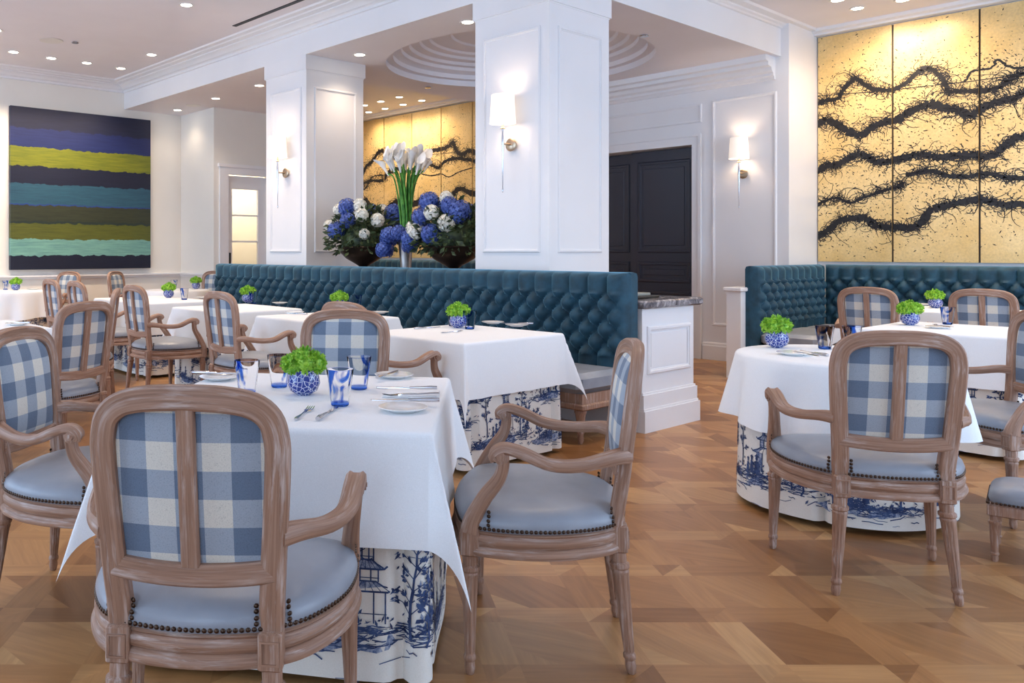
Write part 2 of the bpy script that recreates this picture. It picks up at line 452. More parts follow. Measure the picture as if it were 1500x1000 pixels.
# lowered soffits round the lobby and over the walk
def slab(x0, x1, y0, y1): return MB().rbox(x0, x1, y0, y1, ZS, ZC)
CX, CY, CR = 7.50, 6.11, 1.48
LX0, LX1, LY0, LY1 = 5.0 * KX, 8.74 * KX, 4.57 * KY, 9.05 * KY
mb = MB(); n = 64; circ = []; rect = []
for i in range(n):
    a = 2 * pi * (i + .5) / n
    circ.append((CX + CR * cos(a), CY + CR * sin(a), ZS))
    k = min(((LX1 - CX) if cos(a) > 0 else (CX - LX0)) / max(abs(cos(a)), 1e-6), ((LY1 - CY) if sin(a) > 0 else (CY - LY0)) / max(abs(sin(a)), 1e-6))
    rect.append([CX + k * cos(a), CY + k * sin(a), ZS])
for cx_, cy_ in ((LX0, LY0), (LX1, LY0), (LX1, LY1), (LX0, LY1)):
    q = min(rect, key=lambda p: hypot(p[0] - cx_, p[1] - cy_)); q[0], q[1] = cx_, cy_
mb.rings([circ, rect], cap0=False, cap1=False)
mb.rings([rect, [(p[0], p[1], ZC) for p in rect]], cap0=False, cap1=False)
struct('ceiling_lobby_soffit', mb, M['ceil'], smooth=20)
mb = MB()
dome = [(0, 1.48), (.07, 1.48), (.075, 1.40), (.13, 1.40), (.145, 1.36), (.16, 1.31), (.20, 1.30), (.205, 1.22), (.24, 1.20), (.25, 1.10), (.28, 1.08), (.29, .99), (.315, .97), (.32, .74), (.34, .72), (.345, .02)]
rs = [[(CX + r * cos(2 * pi * i / 96), CY + r * sin(2 * pi * i / 96), ZS + z) for i in range(96)] for z, r in dome]
mb.rings(rs, cap0=False)
struct('ceiling_lobby_dome', mb, M['ceil'], smooth=40)
mb = slab(5.0, 6.0, 9.05, 10.7); mb.rbox(5.0, 7.4, 10.7, 12.16, ZS, ZC); mb.rbox(5.0, 5.86, 12.16, 13.3, ZS, ZC)
struct('ceiling_walk_soffit', mb, M['ceil'])
# white fascias of the beams
struct('beam_fascia', MB().rbox(4.985, 5.003, 4.555, 13.3, ZS - .002, ZC).rbox(4.985, 8.745, 4.555, 4.573, ZS - .002, ZC), M['paint'])

def crown(name, prof, p0, p1, out, mat='paint'):
    # prof: (outwards, z); runs from p0 to p1, outwards along out
    mb = MB(); p0 = (p0[0] * KX, p0[1] * KY); p1 = (p1[0] * KX, p1[1] * KY)
    a = [(p0[0] + out[0] * o, p0[1] + out[1] * o, z) for o, z in prof]
    b = [(p1[0] + out[0] * o, p1[1] + out[1] * o, z) for o, z in prof]
    mb.rings([a, b]); return struct(name, mb, M[mat], smooth=25)
PB = [(0, 3.66), (.022, 3.665), (.022, 3.69), (.035, 3.70), (.06, 3.705), (.075, 3.725), (.11, 3.745), (.13, 3.75), (.13, 3.762), (.20, 3.768), (.21, 3.78), (.27, 3.783), (.28, 3.80), (0, 3.80)]
crown('trim_1', PB, (4.985, 4.3), (4.985, 13.3), (-1, 0))
crown('trim_2', PB, (-2.8, 13.3), (5.0, 13.3), (0, -1))
PS = [(0, 3.72), (.02, 3.725), (.03, 3.74), (.055, 3.75), (.06, 3.765), (.13, 3.775), (.14, 3.80), (0, 3.80)]
crown('trim_3', PS, (5.2, 4.555), (9.43, 4.555), (0, -1))
crown('trim_4', [(0, 3.725), (.10, 3.73), (.105, 3.75), (.15, 3.765), (.16, 3.80), (0, 3.80)], (9.43, -2.8), (9.43, 4.46), (-1, 0))
crown('trim_5', [(0, 3.725), (.10, 3.73), (.105, 3.75), (.15, 3.765), (.16, 3.80), (0, 3.80)], (9.43, 9.15), (9.43, 13.7), (-1, 0))
crown('trim_6', [(0, 3.17), (.02, 3.175), (.03, 3.20), (.05, 3.215), (.05, 3.24), (.085, 3.26), (.10, 3.30), (.17, 3.31), (.175, 3.35), (.23, 3.36), (.24, ZS), (0, ZS)], (8.74, 4.62), (8.74, 9.05), (-1, 0))
# skirting and chair rail
SK = [(0, 0), (.028, 0), (.028, .16), (.02, .175), (.02, .19), (.012, .205), (0, .205)]
crown('baseboard_left', SK, (-2.8, 13.3), (5.86, 13.3), (0, -1))
crown('baseboard_lobby', SK, (8.74, 4.46), (8.74, 5.54), (-1, 0))
crown('baseboard_return', SK, (8.74, 4.46), (9.43, 4.46), (0, -1))
crown('trim_7', [(0, .87), (.02, .875), (.03, .90), (.045, .91), (.045, .93), (0, .935)], (-2.8, 13.3), (5.86, 13.3), (0, -1))
crown('trim_8', [(0, .87), (.02, .875), (.03, .90), (.045, .91), (.045, .93), (0, .935)], (5.86, 12.16), (5.86, 13.3), (-1, 0))
# picture-frame moulding on a vertical face
def frame_on(mb, axis, pos, out, a0, a1, z0, z1, wd=.035, dp=.016, mi=0, plan=True):
    sec = [(-wd / 2, 0), (-wd / 2, dp * .5), (-wd / 4, dp), (wd / 6, dp), (wd / 4, dp * .5), (wd / 2, dp * .4), (wd / 2, 0)]
    rs = []
    if plan:
        pos *= KX if axis == 'x' else KY; q = KY if axis == 'x' else KX; a0 *= q; a1 *= q
    for (a, sa_), (z, sz_) in (((a0, 1), (z0, 1)), ((a1, -1), (z0, 1)), ((a1, -1), (z1, -1)), ((a0, 1), (z1, -1))):
        ring = []
        for u, d in sec:
            q = a + sa_ * (u + wd / 2); zz = z + sz_ * (u + wd / 2)
            ring.append((pos + out * d, q, zz) if axis == 'x' else (q, pos + out * d, zz))
        rs.append(ring)
    mb.rings(rs, closed=False, loop=True, mi=mi)
mb = MB()
frame_on(mb, 'x', 8.74, -1, 4.60, 5.42, .40, 3.04)
frame_on(mb, 'x', 8.74, -1, 5.56, 8.04, 2.80, 3.02)
frame_on(mb, 'x', 8.74, -1, 8.2, 9.0, .40, 3.04)
struct('wall_lobby_panel_moulding', mb, M['paint'], smooth=0)
# columns
def column(name, x0, x1, y0, y1):
    mb = MB().rbox(x0, x1, y0, y1, 0, 3.25)
    mb.rbox(x0 - .014, x1 + .02, y0 - .014, y1 + .02, 3.262, ZS).rbox(x0 - .004, x1 + .008, y0 - .004, y1 + .008, 3.25, 3.262)
    for a, b, ax, p, o in ((y0, y1, 'x', x0, -1), (y0, y1, 'x', x1, 1), (x0, x1, 'y', y0, -1), (x0, x1, 'y', y1, 1)):
        frame_on(mb, ax, p, o, a + .10, b - .10, 1.26, 3.08, .03, .014)
    mb.rbox(x0 - .02, x1 + .02, y0 - .02, y1 + .02, 0, .2)
    return struct(name, mb, M['paint'], smooth=0)
column('column', 5.0, 5.75, 4.58, 5.45)
column('column.001', 5.0, 5.75, 8.18, 9.05)
# dark double doors with casing
mb = MB()
for y0, y1 in ((D0 - .12, D0), (D1, D1 + .12)): mb.rbox(8.705, 8.745, y0, y1, 0, DH + .12)
mb.rbox(8.705, 8.745, D0, D1, DH, DH + .12)
for y0, y1, o in ((D0 - .13, D0 - .095, .02), (D1 + .095, D1 + .13, .02)): mb.rbox(8.69, 8.71, y0, y1, 0, DH + .13)
mb.rbox(8.69, 8.71, D0 - .095, D1 + .095, DH + .095, DH + .13)
struct('door_1_casing', mb, M['paint'], smooth=0)
def door_leaf(name, x, y0, y1):
    o = struct(name, MB().rbox(x, x + .05, y0, y1, .01, DH - .01), M['navy_door'], smooth=0)
    for z0, z1 in ((1.25, 2.40), (.88, 1.14), (.15, .78)):
        mb = MB(); frame_on(mb, 'x', x, -1, y0 + .11, y1 - .11, z0, z1, .05, .016)
        mb.cbox(x * KX - .006, x * KX + .01, (y0 + .20) * KY, (y1 - .20) * KY, z0 + .09, z1 - .09, .005)
        mb.build('door_panel', M['navy_door'], o, 0)
    return o
door_leaf('door_1', 8.86, D0, 6.69)
door_leaf('door_3', 8.93, 6.66, D1)
struct('door_1_reveal', MB().rbox(9.0, 9.02, D0, D1, 0, DH), M['navy_door'])
# glazed door with a lit pantry behind
mb = MB()
for x0, x1 in ((DX0 - .14, DX0), (DX1, DX1 + .14)): mb.rbox(x0, x1, 12.125, 12.17, 0, 2.57)
mb.rbox(DX0, DX1, 12.125, 12.17, 2.43, 2.57).rbox(DX0 - .16, DX1 + .16, 12.11, 12.17, 2.54, 2.59)
struct('door_2_casing', mb, M['paint'], smooth=0)
mb = MB().rbox(DX0, DX0 + .09, 12.2, 12.245, .01, 2.42).rbox(DX1 - .14, DX1, 12.2, 12.245, .01, 2.42)
mb.rbox(DX0 + .09, DX1 - .14, 12.2, 12.245, 2.22, 2.42).rbox(DX0 + .09, DX1 - .14, 12.2, 12.245, .01, .30)
for z in (.68, 1.05, 1.42, 1.82): mb.rbox(DX0 + .09, DX1 - .14, 12.21, 12.235, z - .012, z + .012)
d2 = struct('door_2', mb, M['paint'], smooth=0)
MB().rbox(DX0 + .09, DX1 - .14, 12.22, 12.224, .30, 2.22).build('glass_pane', M['pane'], d2, 0)
hx, hy = (DX0 + .04) * KX, 12.2 * KY; hb = MB().cbox(hx - .03, hx + .03, hy - .015, hy, .92, 1.25, .006); hb.tube([(hx, hy - .01, 1.06), (hx, hy - .06, 1.06), (hx + .10, hy - .06, 1.06)], .011)
hb.build('door_handle', M['black'], d2)
l = bpy.data.lights.new('pantry_light', 'AREA'); l.energy = 22; l.color = (1, .90, .72); l.size = .5
o = bpy.data.objects.new('pantry_light', l); COL.objects.link(o); o.location = (6.6 * KX, 12.85 * KY, 3.1)
# half-height wall end behind the return of the far banquette
mb = MB().rbox(7.60, 8.74, 4.39, 4.55, 0, .87); mb.cbox(7.57 * KX, 8.74 * KX, 4.365 * KY, 4.575 * KY, .87, .91, .008)
struct('wall_half_height', mb, M['paint'], smooth=0)

# ------------------------------------------------------------------ ceiling fittings
def spot(x, y, z, e, ang=120, blend=.9, target=None):
    l = bpy.data.lights.new('downlight_beam', 'SPOT'); l.energy = e; l.color = WARM; l.spot_size = R(ang); l.spot_blend = blend; l.shadow_soft_size = .05
    o = bpy.data.objects.new('downlight_beam', l); COL.objects.link(o); o.location = (x, y, z - .03)
    if target:
        d = V(target) - V(o.location); o.rotation_euler = d.to_track_quat('-Z', 'Y').to_euler()
mb = MB().lathe([(0, .045), (.001, .075), (-.004, .078), (-.008, .072), (-.006, .058), (-.001, .05)], 28); dl_ring = mb.mesh('trim_ring', M['plastic'])
dl_lens = MB().lathe([(-.004, .054), (-.007, .02)], 28).mesh('lens', M['lens'])
def downlight(px, py, z, label, e=1.0, target=None, ang=125):
    x, y = on_z(px, py, z)
    t = thing('recessed_downlight', label, 'ceiling light', (x, y, z), 0, 'recessed ceiling spotlights')
    put('trim_ring', dl_ring, t); put('lens', dl_lens, t)
    spot(x, y, z, SPOT * e, ang, .9, target)
ORD = ['first', 'second', 'third', 'fourth', 'fifth', 'sixth', 'seventh']
for i, (px, py) in enumerate(((20, 76), (75, 85), (127, 92), (177, 100))):
    x, y = on_z(px, py, ZC)
    downlight(px, py, ZC, 'recessed spotlight in the row washing the striped painting, %s from the frame edge' % ORD[i], 1.3, (x, 13.25 * KY, 2.0), 80)
downlight(222, 80, ZC, 'recessed spotlight between the painting row and the beam cornice', 1.0, (2.6, 9.6, 0), 95)
downlight(273, 7, ZC, 'recessed spotlight in the high ceiling near the black air slot', 1.0)
downlight(-6, 44, ZC, 'recessed spotlight cut by the frame edge above the striped painting', 1.0)
for (px, py), lb in zip(((260, 161), (316, 144), (380, 125), (527, 80), (685, 32)), ('closest to the striped painting', 'above the glazed door casing', 'beside the top of the slimmer column', 'between the two white columns', 'tucked against the nearer column capital')):
    downlight(px, py, ZS, 'recessed spotlight in the lowered soffit, ' + lb, .15 if px == 260 else .34)
for i, (px, py) in enumerate(((534, 154), (540, 164), (558, 148.5), (564, 159), (585, 142), (590.5, 153), (618, 147))):
    downlight(px, py, ZC, 'small spotlight before the far gold mural, %s counted from the slimmer column' % ORD[i], .42, (10.27, on_z(px, py, ZC)[1], 1.8), 130)
for (px, py), lb in zip(((1227, 0), (1256, 12), (1322, 0)), ('nearest the white beam', 'lowest in the picture of three', 'furthest along the mural from the beam')):
    downlight(px, py, ZC, 'recessed spotlight before the big gold mural, ' + lb, .62, (10.27, on_z(px, py, ZC)[1] - .3, 1.6), 140)
# the same grid of spotlights goes on above the frame
for x, y in ((9.3, 1.9), (9.4, 1.0), (7.6, 2.5), (6.8, 1.1), (2.4, 7.2), (2.4, 4.1), (4.4, 5.8), (4.4, 8.3), (4.4, 2.9), (.9, 9.4)): spot(x, y, ZC, SPOT)
x, y = on_z(75, 59, ZC)
t = thing('ceiling_speaker', 'round flush grey ceiling speaker above the striped painting', 'speaker', (x, y, ZC))
MB().lathe([(0, .10), (-.004, .14), (-.008, .135), (-.008, .10)], 32).build('speaker_ring', M['plastic'], t); MB().lathe([(-.004, .128), (-.006, .01)], 32).build('grille', plain('speaker_grey', srgb(176, 170, 172), .8), t)
x, y = on_z(283, 154, ZS)
t = thing('ceiling_speaker', 'round flush speaker in the lowered soffit between two spotlights', 'speaker', (x, y, ZS))
MB().lathe([(0, .08), (-.004, .11), (-.008, .105), (-.008, .08)], 32).build('speaker_ring', M['plastic'], t); MB().lathe([(-.004, .10), (-.006, .01)], 32).build('grille', bpy.data.materials['speaker_grey'], t)
for (px, py, z, lb) in ((110, 61, ZC, 'small sprinkler cap beside the flush ceiling speaker'), (627, 127, ZS, 'sprinkler cap in the soffit beyond the round dome'), (944, 51, ZS, 'sprinkler cap in the soffit above the dark doors')):
    x, y = on_z(px, py, z)
    tag(put('sprinkler_cap', MB().lathe([(0, .03), (-.012, .045), (-.018, .04), (-.018, .005)], 20).mesh('sprinkler_cap', M['steel']), None, (x, y, z)), lb, 'sprinkler', 'sprinkler caps')
a = on_z(343, 38, ZC); b = on_z(437, -1, ZC)
tag(MB().box(a[0] - .025, a[0] + .025, b[1] - 1.2, a[1], ZC - .006, ZC + .002).build('air_slot', M['black']), 'long black linear air slot in the high ceiling beside the beam cornice', 'air vent')
tag(MB().cbox(9.531, 9.543, 4.47, 4.54, .44, .56, .003).build('wall_outlet', M['plastic']), 'small white wall outlet low on the lobby wall by the half wall', 'outlet')

# ------------------------------------------------------------------ wall sconces
def sconce(label, x, y, z0):
    # on a wall facing -x; z0 = height of the round back plate
    t = thing('wall_sconce', label, 'wall lamp', (x, y, z0), 0, 'shaded wall sconces')
    d = -.115
    mb = MB(); rs = []
    for q, r in ((0, .002), (-.004, .052), (-.014, .055), (-.02, .045), (-.022, .004)):
        rs.append([(q, r * cos(2 * pi * i / 28), r * sin(2 * pi * i / 28)) for i in range(28)])
    mb.rings(rs); mb.build('back_plate', M['brass'], t)
    MB().tube([(-.01, 0, 0), (d, 0, 0)], .009, 10).build('arm', M['brass'], t)
    rod = MB().lathe([(-.40, .003), (-.385, .006), (-.37, .006), (-.365, .004), (-.15, .007), (.0, .013), (.05, .012), (.09, .008), (.12, .008)], 12, (d, 0, 0))
    rod.build('crystal_rod', M['steel'], t)
    MB().lathe([(.12, .018), (.126, .022), (.135, .012), (.16, .012), (.20, .008)], 14, (d, 0, 0)).build('candle_cup', M['brass'], t)
    mb = MB(); n = 40
    for r0, r1 in ((.107, .092), (.104, .089)):
        mb.rings([[(d + r0 * cos(2 * pi * i / n), r0 * sin(2 * pi * i / n), .165) for i in range(n)], [(d + r1 * cos(2 * pi * i / n), r1 * sin(2 * pi * i / n), .40) for i in range(n)]], cap0=False, cap1=False)
    mb.build('lamp_shade', M['shade'], t)
    MB().ball((d, 0, .235), .018, 12, 8).build('bulb', M['bulb'], t)
    l = bpy.data.lights.new('sconce_glow', 'POINT'); l.energy = 2.4; l.color = (1, .80, .60); l.shadow_soft_size = .024
    o = bpy.data.objects.new('sconce_glow', l); COL.objects.link(o); o.location = (x + d, y, z0 + .29)
sconce('shaded sconce on the nearer white column above the blue banquette', 4.986 * KX, 4.99 * KY, 2.15)
sconce('shaded sconce on the slimmer column left of the flower urns', 4.986 * KX, 8.58 * KY, 2.15)
sconce('shaded sconce on the panelled wall right of the dark doors', 8.724 * KX, 5.0 * KY, 2.15)

# ------------------------------------------------------------------ paintings
# striped canvas on the left wall
t = thing('abstract_painting', 'large abstract painting of blue, teal and yellow horizontal bands', 'painting', (3.43 * KX, 13.3 * KY, 1.014))
MB().cbox(0, 2.10, -.07, -.002, 0, 2.272, .004).build('canvas', M['stripes'], t)
# gold murals: panels with black branching brushwork inked on them
def ribbons(lines, X, ymin, ymax, z0, z1, seed, flecks):
    rnd = random.Random(seed); quads = []
    def stroke(pts, w, rough=.35):
        for i in range(len(pts) - 1):
            (ya, za, wa), (yb, zb, wb) = pts[i], pts[i + 1]
            L = hypot(yb - ya, zb - za) or 1e-6; nx, nz = -(zb - za) / L, (yb - ya) / L
            e = .25
            ya2, za2 = ya - (yb - ya) * e, za - (zb - za) * e; yb2, zb2 = yb + (yb - ya) * e, zb + (zb - za) * e
            quads.append([(ya2 + nx * wa, za2 + nz * wa), (ya2 - nx * wa, za2 - nz * wa), (yb2 - nx * wb, zb2 - nz * wb), (yb2 + nx * wb, zb2 + nz * wb)])
    def curl(y, z, n, w, step):
        a = rnd.random() * 2 * pi; da = rnd.uniform(-.5, .5); pts = []
        for k in range(n):
            pts.append((y, z, w * (1 - .6 * k / n))); a += da + rnd.uniform(-.3, .3)
            y += step * cos(a); z += step * .8 * sin(a)
        stroke(pts, w)
    for pts, w in lines:
        P = crom([(p[0], p[1], 0) for p in pts], 9); Q = []
        for i, p in enumerate(P):
            Q.append((p.x + rnd.gauss(0, .004), p.y + rnd.gauss(0, w * .16), w * rnd.uniform(.65, 1.25)))
        stroke(Q, w)
        if w > .012:
            for i, q in enumerate(Q):
                for _ in range(3):
                    curl(q[0] + rnd.gauss(0, .02), q[1] + rnd.gauss(0, w * 1.0), rnd.randint(3, 7), .0035, .022)
                if rnd.random() < .30: curl(q[0], q[1], rnd.randint(8, 15), .0045, .024)
    ink = list(quads); quads.clear()
    allp = [p for pts, w in lines for p in pts]
    for _ in range(flecks):
        if rnd.random() < .75:
            p = rnd.choice(allp); y = p[0] + rnd.gauss(0, .22); z = p[1] + rnd.gauss(0, .16)
        else:
            y = rnd.uniform(ymin, ymax); z = rnd.uniform(z0, z1)
        s = rnd.choice((.002, .003, .004, .0055)); L = s * rnd.uniform(1, 4); a = rnd.gauss(.3, .7)
        cy, sz = cos(a) * L, sin(a) * L
        quads.append([(y - cy, z - sz), (y + sz * s / L, z - cy * s / L), (y + cy, z + sz), (y - sz * s / L, z + cy * s / L)])
    return ink + quads
def mural(label, X, seams, z0, z1, lines, seed, flecks):
    t = thing('gold_mural', label, 'mural', (X, seams[0], z0))
    qs = ribbons(lines, X, seams[-1], seams[0], z0, z1, seed, flecks)
    for a, b in zip(seams, seams[1:]):
        mb = MB().box(X - .022, X - .002, b + .009, a - .009, z0, z1)
        for k, q in enumerate(qs):
            c = clip(q, (b + .007, a - .007, z0 + .01, z1 - .01))
            if len(c) >= 3:
                xx = X - .0228 - (k % 7) * .00012
                mb.add([(xx, p[0], p[1]) for p in c], [tuple(range(len(c)))], 1)
        o = mb.build('gold_panel', [M['gold'], M['ink']], None, 0)
        o.parent = t; o.matrix_parent_inverse = Matrix.Translation((-X, -seams[0], -z0))
    o = MB().box(X - .002, X - .0005, seams[-1], seams[0], z0, z1).build('backing_board', M['ink'], None, 0)
    o.parent = t; o.matrix_parent_inverse = Matrix.Translation((-X, -seams[0], -z0))
def zpx(pts, ox, oy, s, X): return [on_x(ox + a / s, oy + b / s, X) for a, b in pts]
XG = 9.43 * KX - .005
Z8 = lambda pts, ext=(): zpx(list(pts) + list(ext), 1190, 10, 2.632, XG)
RL = [
 (Z8([(20, 375), (60, 360), (100, 355), (130, 310), (165, 280), (185, 285), (220, 310), (260, 322), (305, 320), (350, 305), (390, 270), (430, 240), (460, 240), (495, 265), (510, 290), (530, 325), (560, 325), (640, 325), (700, 318), (740, 300), (770, 275), (816, 260), (900, 250), (1000, 290), (1150, 240)]), .023),
 (Z8([(20, 345), (240, 328), (460, 305), (640, 285), (816, 258), (1100, 220)]), .005),
 (Z8([(590, 290), (620, 250), (690, 238), (715, 205), (760, 230), (816, 235), (950, 190)]), .011),
 (Z8([(20, 455), (60, 440), (100, 455), (140, 480), (190, 495), (230, 465), (280, 445), (330, 435), (380, 405), (430, 385), (460, 375), (520, 395), (560, 400), (600, 415), (640, 405), (690, 375), (740, 365), (790, 350), (816, 330), (900, 320), (1000, 350), (1150, 290)]), .040),
 (Z8([(20, 635), (60, 610), (100, 610), (150, 580), (190, 568), (230, 590), (270, 600), (330, 590), (390, 575), (440, 572), (500, 582), (560, 575), (620, 570), (680, 580), (720, 560), (760, 520), (816, 500), (950, 490), (1150, 540)]), .038),
 (Z8([(20, 765), (60, 745), (100, 738), (150, 755), (200, 735), (260, 715), (310, 700), (345, 690), (350, 675)]), .016),
 (Z8([(370, 648), (420, 640), (460, 632), (520, 650), (580, 655), (650, 645), (700, 645), (750, 658), (816, 660), (950, 650), (1150, 690)]), .022),
 (Z8([(20, 885), (60, 865), (100, 830), (150, 815), (210, 815), (250, 845), (310, 850), (380, 850), (420, 835), (450, 790), (500, 770), (560, 755), (620, 745), (680, 745), (740, 765), (816, 760), (950, 790), (1150, 740)]), .038),
]
mural('tall gold leaf panels inked with black branches above the dark green banquette', XG, [4.00, 3.24, 2.47, 1.71, .95, .18], 1.155, 3.715, RL, 11, 5200)
Z4 = lambda pts: zpx(pts, 450, 180, 4.546, XG)
LL = [
 (Z4([(250, 420), (330, 400), (370, 350), (400, 290), (440, 255), (480, 195), (510, 190), (550, 220), (640, 230), (740, 205), (830, 185), (900, 175), (950, 155), (975, 130), (990, 160), (1010, 200), (1050, 210), (1080, 185), (1160, 215)]), .034),
 (Z4([(250, 430), (370, 405), (430, 385), (510, 385), (540, 340), (580, 300), (660, 320), (770, 290), (830, 280), (880, 300), (920, 260), (980, 240), (1050, 240), (1160, 262)]), .026),
 (Z4([(360, 450), (400, 430), (440, 360), (530, 345), (600, 320)]), .014),
 (Z4([(770, 340), (830, 352), (900, 340), (950, 360), (1020, 325), (1110, 298)]), .010),
 (Z4([(340, 560), (370, 535), (395, 515), (440, 560), (520, 600), (560, 550), (620, 520), (700, 545), (780, 515), (850, 525), (900, 540), (960, 490), (1020, 440), (1115, 470), (1180, 450)]), .045),
 (Z4([(300, 270), (620, 240), (900, 205), (1160, 190)]), .005),
 (Z4([(300, 760), (500, 720), (700, 760), (900, 700), (1150, 740)]), .03),
]
mural('gold leaf mural with black branches seen between the columns behind the flowers', XG, [12.27, 11.44, 10.71, 9.99, 9.28, 8.54], 1.155, 3.715, LL, 23, 3600)

# ------------------------------------------------------------------ tufted banquettes
def tuft(u, z, seat_z=.47, pw=.156, ph=.176, zt=1.11, z1=.985):
    # height of the buttoned upholstery, u along the back
    a = u / pw
    if z > z1:
        g = abs(sin(pi * a)) ** .45
        top = max(0, 1 - ((z - zt + .05) / .05) ** 2) if z > zt - .05 else 1
        return .052 * g * (.25 + .75 * sqrt(max(top, 0)))
    b = (z - z1) / ph
    zl = z1 - 5 * ph / 2
    if z < zl:
        odd = .5 if True else 0
        return .048 * abs(sin(pi * (a + odd))) ** .45
    s = abs(sin(pi * (a + b)) * sin(pi * (a - b)))
    q = abs((a + b + .5) % 1 - .5) + abs((a - b + .5) % 1 - .5)
    return .085 * s ** .52 - .022 * math.exp(-(q / .10) ** 2)
def tufted(mb, p0, d, out, L, thick, end_round=.06, zb=.30, zt=1.11, nz=66, du=.0155, mi=0):
    # p0: start at floor level on the front plane; d: direction along; out: direction the upholstery faces
    nu = int(L / du); front = []
    for k in range(nz + 1):
        z = zb + (zt - zb) * k / nz
        row = []
        for i in range(nu + 1):
            u = L * i / nu
            h = tuft(u, z, zt=zt)
            e = min(u, L - u)
            f = min(1, e / .05); f2 = sqrt(max(0, 1 - (1 - f) ** 2))
            h = h * min(1, e / .12) + .03 * (1 - min(1, e / .12)); h = h * f2 - (1 - f2) * .05
            row.append((p0[0] + d[0] * u + out[0] * h, p0[1] + d[1] * u + out[1] * h, z))
        front.append(row)
    # rounded top going back
    for dz, t_ in ((.012, .25), (.014, .6), (.006, .9)):
        front.append([(p0[0] + d[0] * L * i / nu - out[0] * thick * t_, p0[1] + d[1] * L * i / nu - out[1] * thick * t_, zt + dz) for i in range(nu + 1)])
    front.append([(p0[0] + d[0] * L * i / nu - out[0] * thick, p0[1] + d[1] * L * i / nu - out[1] * thick, zt - .02) for i in range(nu + 1)])
    front.append([(p0[0] + d[0] * L * i / nu - out[0] * thick, p0[1] + d[1] * L * i / nu - out[1] * thick, zb) for i in range(nu + 1)])
    flip = (d[0] * out[1] - d[1] * out[0]) > 0
    if flip: front = [r[::-1] for r in front]
    mb.rings(front, closed=False, mi=mi)
    # ends
    for e in (0, -1):
        loop = [r[e] for r in front]
        mb.add(loop, [tuple(range(len(loop)))], mi)
    return mb
LEGP = [(0, .014), (.02, .022), (.05, .019), (.06, .026), (.07, .026), (.08, .022), (.16, .034), (.17, .04), (.18, .04), (.19, .034)]
t = thing('banquette', 'long teal velvet tufted banquette running from the near counter to the striped painting', 'banquette', (5.135, 3.222, 0))
BL = 5.50
mb = MB(); tufted(mb, (0, 0), (0, 1), (-1, 0), BL, .13); mb.build('tufted_back', M['velvet'], t, 80)
sm = MB().cbox(-.53, -.02, .01, BL - .01, .335, .47, .035); sm.build('seat', M['leather'], t)
fm = MB().box(-.49, .11, .02, BL - .02, .25, .335); fm.cbox(-.505, .12, .0, BL, .23, .27, .008); fm.build('base_frame', M['oak'], t)
for k in range(6):
    y = .07 + (BL - .14) * k / 5
    for x in (-.44, .075):
        MB().lathe([(z * 1.22, r) for z, r in LEGP], 16, (x, y, 0)).build('leg', M['oak'], t)
# far banquette in an L under the gold mural
t = thing('banquette', 'dark teal tufted banquette wrapping the corner under the big gold mural', 'banquette', (10.02, 3.83, 0))
mb = MB(); tufted(mb, (0, 0), (0, -1), (-1, 0), 4.3, .13, nz=52, du=.018); tufted(mb, (-1.62, .02), (1, 0), (0, -1), 1.64, .10, nz=52, du=.018)
mb.build('tufted_back', M['velvet'], t, 80)
mb = MB().cbox(-.62, -.02, -4.3, -.02, .335, .47, .035); mb.build('seat', M['leather'], t)
MB().cbox(-1.61, -.63, -.55, -.02, .335, .47, .035).build('return_seat', M['leather'], t)
MB().box(-.58, .1, -4.3, .06, .2, .335).box(-1.59, -.58, -.51, .08, .2, .335).build('base_frame', M['oak'], t)
for x, y in ((-1.56, -.46), (-1.56, .03), (-.62, -.56), (-.52, -2.2), (-.52, -4.2), (.05, -2.2), (.05, -4.2), (.05, 0)):
    MB().lathe([(z * 1.08, r) for z, r in LEGP], 16, (x, y, 0)).build('leg', M['oak'], t)
t = thing('banquette', 'far tufted banquette along the second gold mural seen beyond the flower urns', 'banquette', (10.02, 12.2, 0))
mb = MB(); tufted(mb, (0, 0), (0, -1), (-1, 0), 3.6, .13, nz=40, du=.026); mb.build('tufted_back', M['velvet'], t, 80)
MB().cbox(-.62, -.02, -3.6, -.02, .335, .47, .035).build('seat', M['leather'], t)
MB().box(-.58, .1, -3.6, 0, .0, .335).build('base_frame', M['oak'], t)

# ------------------------------------------------------------------ service counter between banquette and lobby
def counter(label, y0, y1, panels):
    t = thing('service_counter', label, 'counter', (5.32, y0, 0)); L = y1 - y0
    mb = MB().box(0, .705, 0, L + .004, 0, .87)
    if panels:
        frame_on(mb, 'y', 0, -1, .06, .645, .40, .74, .035, .018, plan=False)
        mb.box(.11, .595, -.006, .002, .45, .69)
    mb.build('cabinet', M['paint'], t, 0)
    mb = MB().box(-.02, .74, -.035, L, 0, .15).box(-.016, .73, -.026, L, .15, .165).box(-.012, .725, -.02, L, .165, .26).box(-.008, .715, -.01, L, .26, .275)
    mb.build('plinth', M['paint'], t, 0)
    MB().cbox(-.03, .775, -.045, L - .002, .868, .925, .012).build('marble_top', M['marble'], t)
    return t
counter('white panelled service counter with grey marble top at the near banquette end', 3.222, 4.08, True)
counter('marble topped counter between the columns carrying the flower urns', 4.97, 7.28, False)
t = thing('menu_tray', 'black tray with a grey menu folder on the near marble counter', 'tray', (5.42, 3.45, .926), R(3))
MB().cbox(-.02, .34, -.12, .26, 0, .018, .004).build('tray', M['void'], t)
MB().cbox(.04, .30, -.07, .20, .018, .036, .003).build('menu_folder', M['menu'], t); MB().cbox(.10, .20, .0, .04, .036, .046, .002).build('clasp', M['steel'], t)

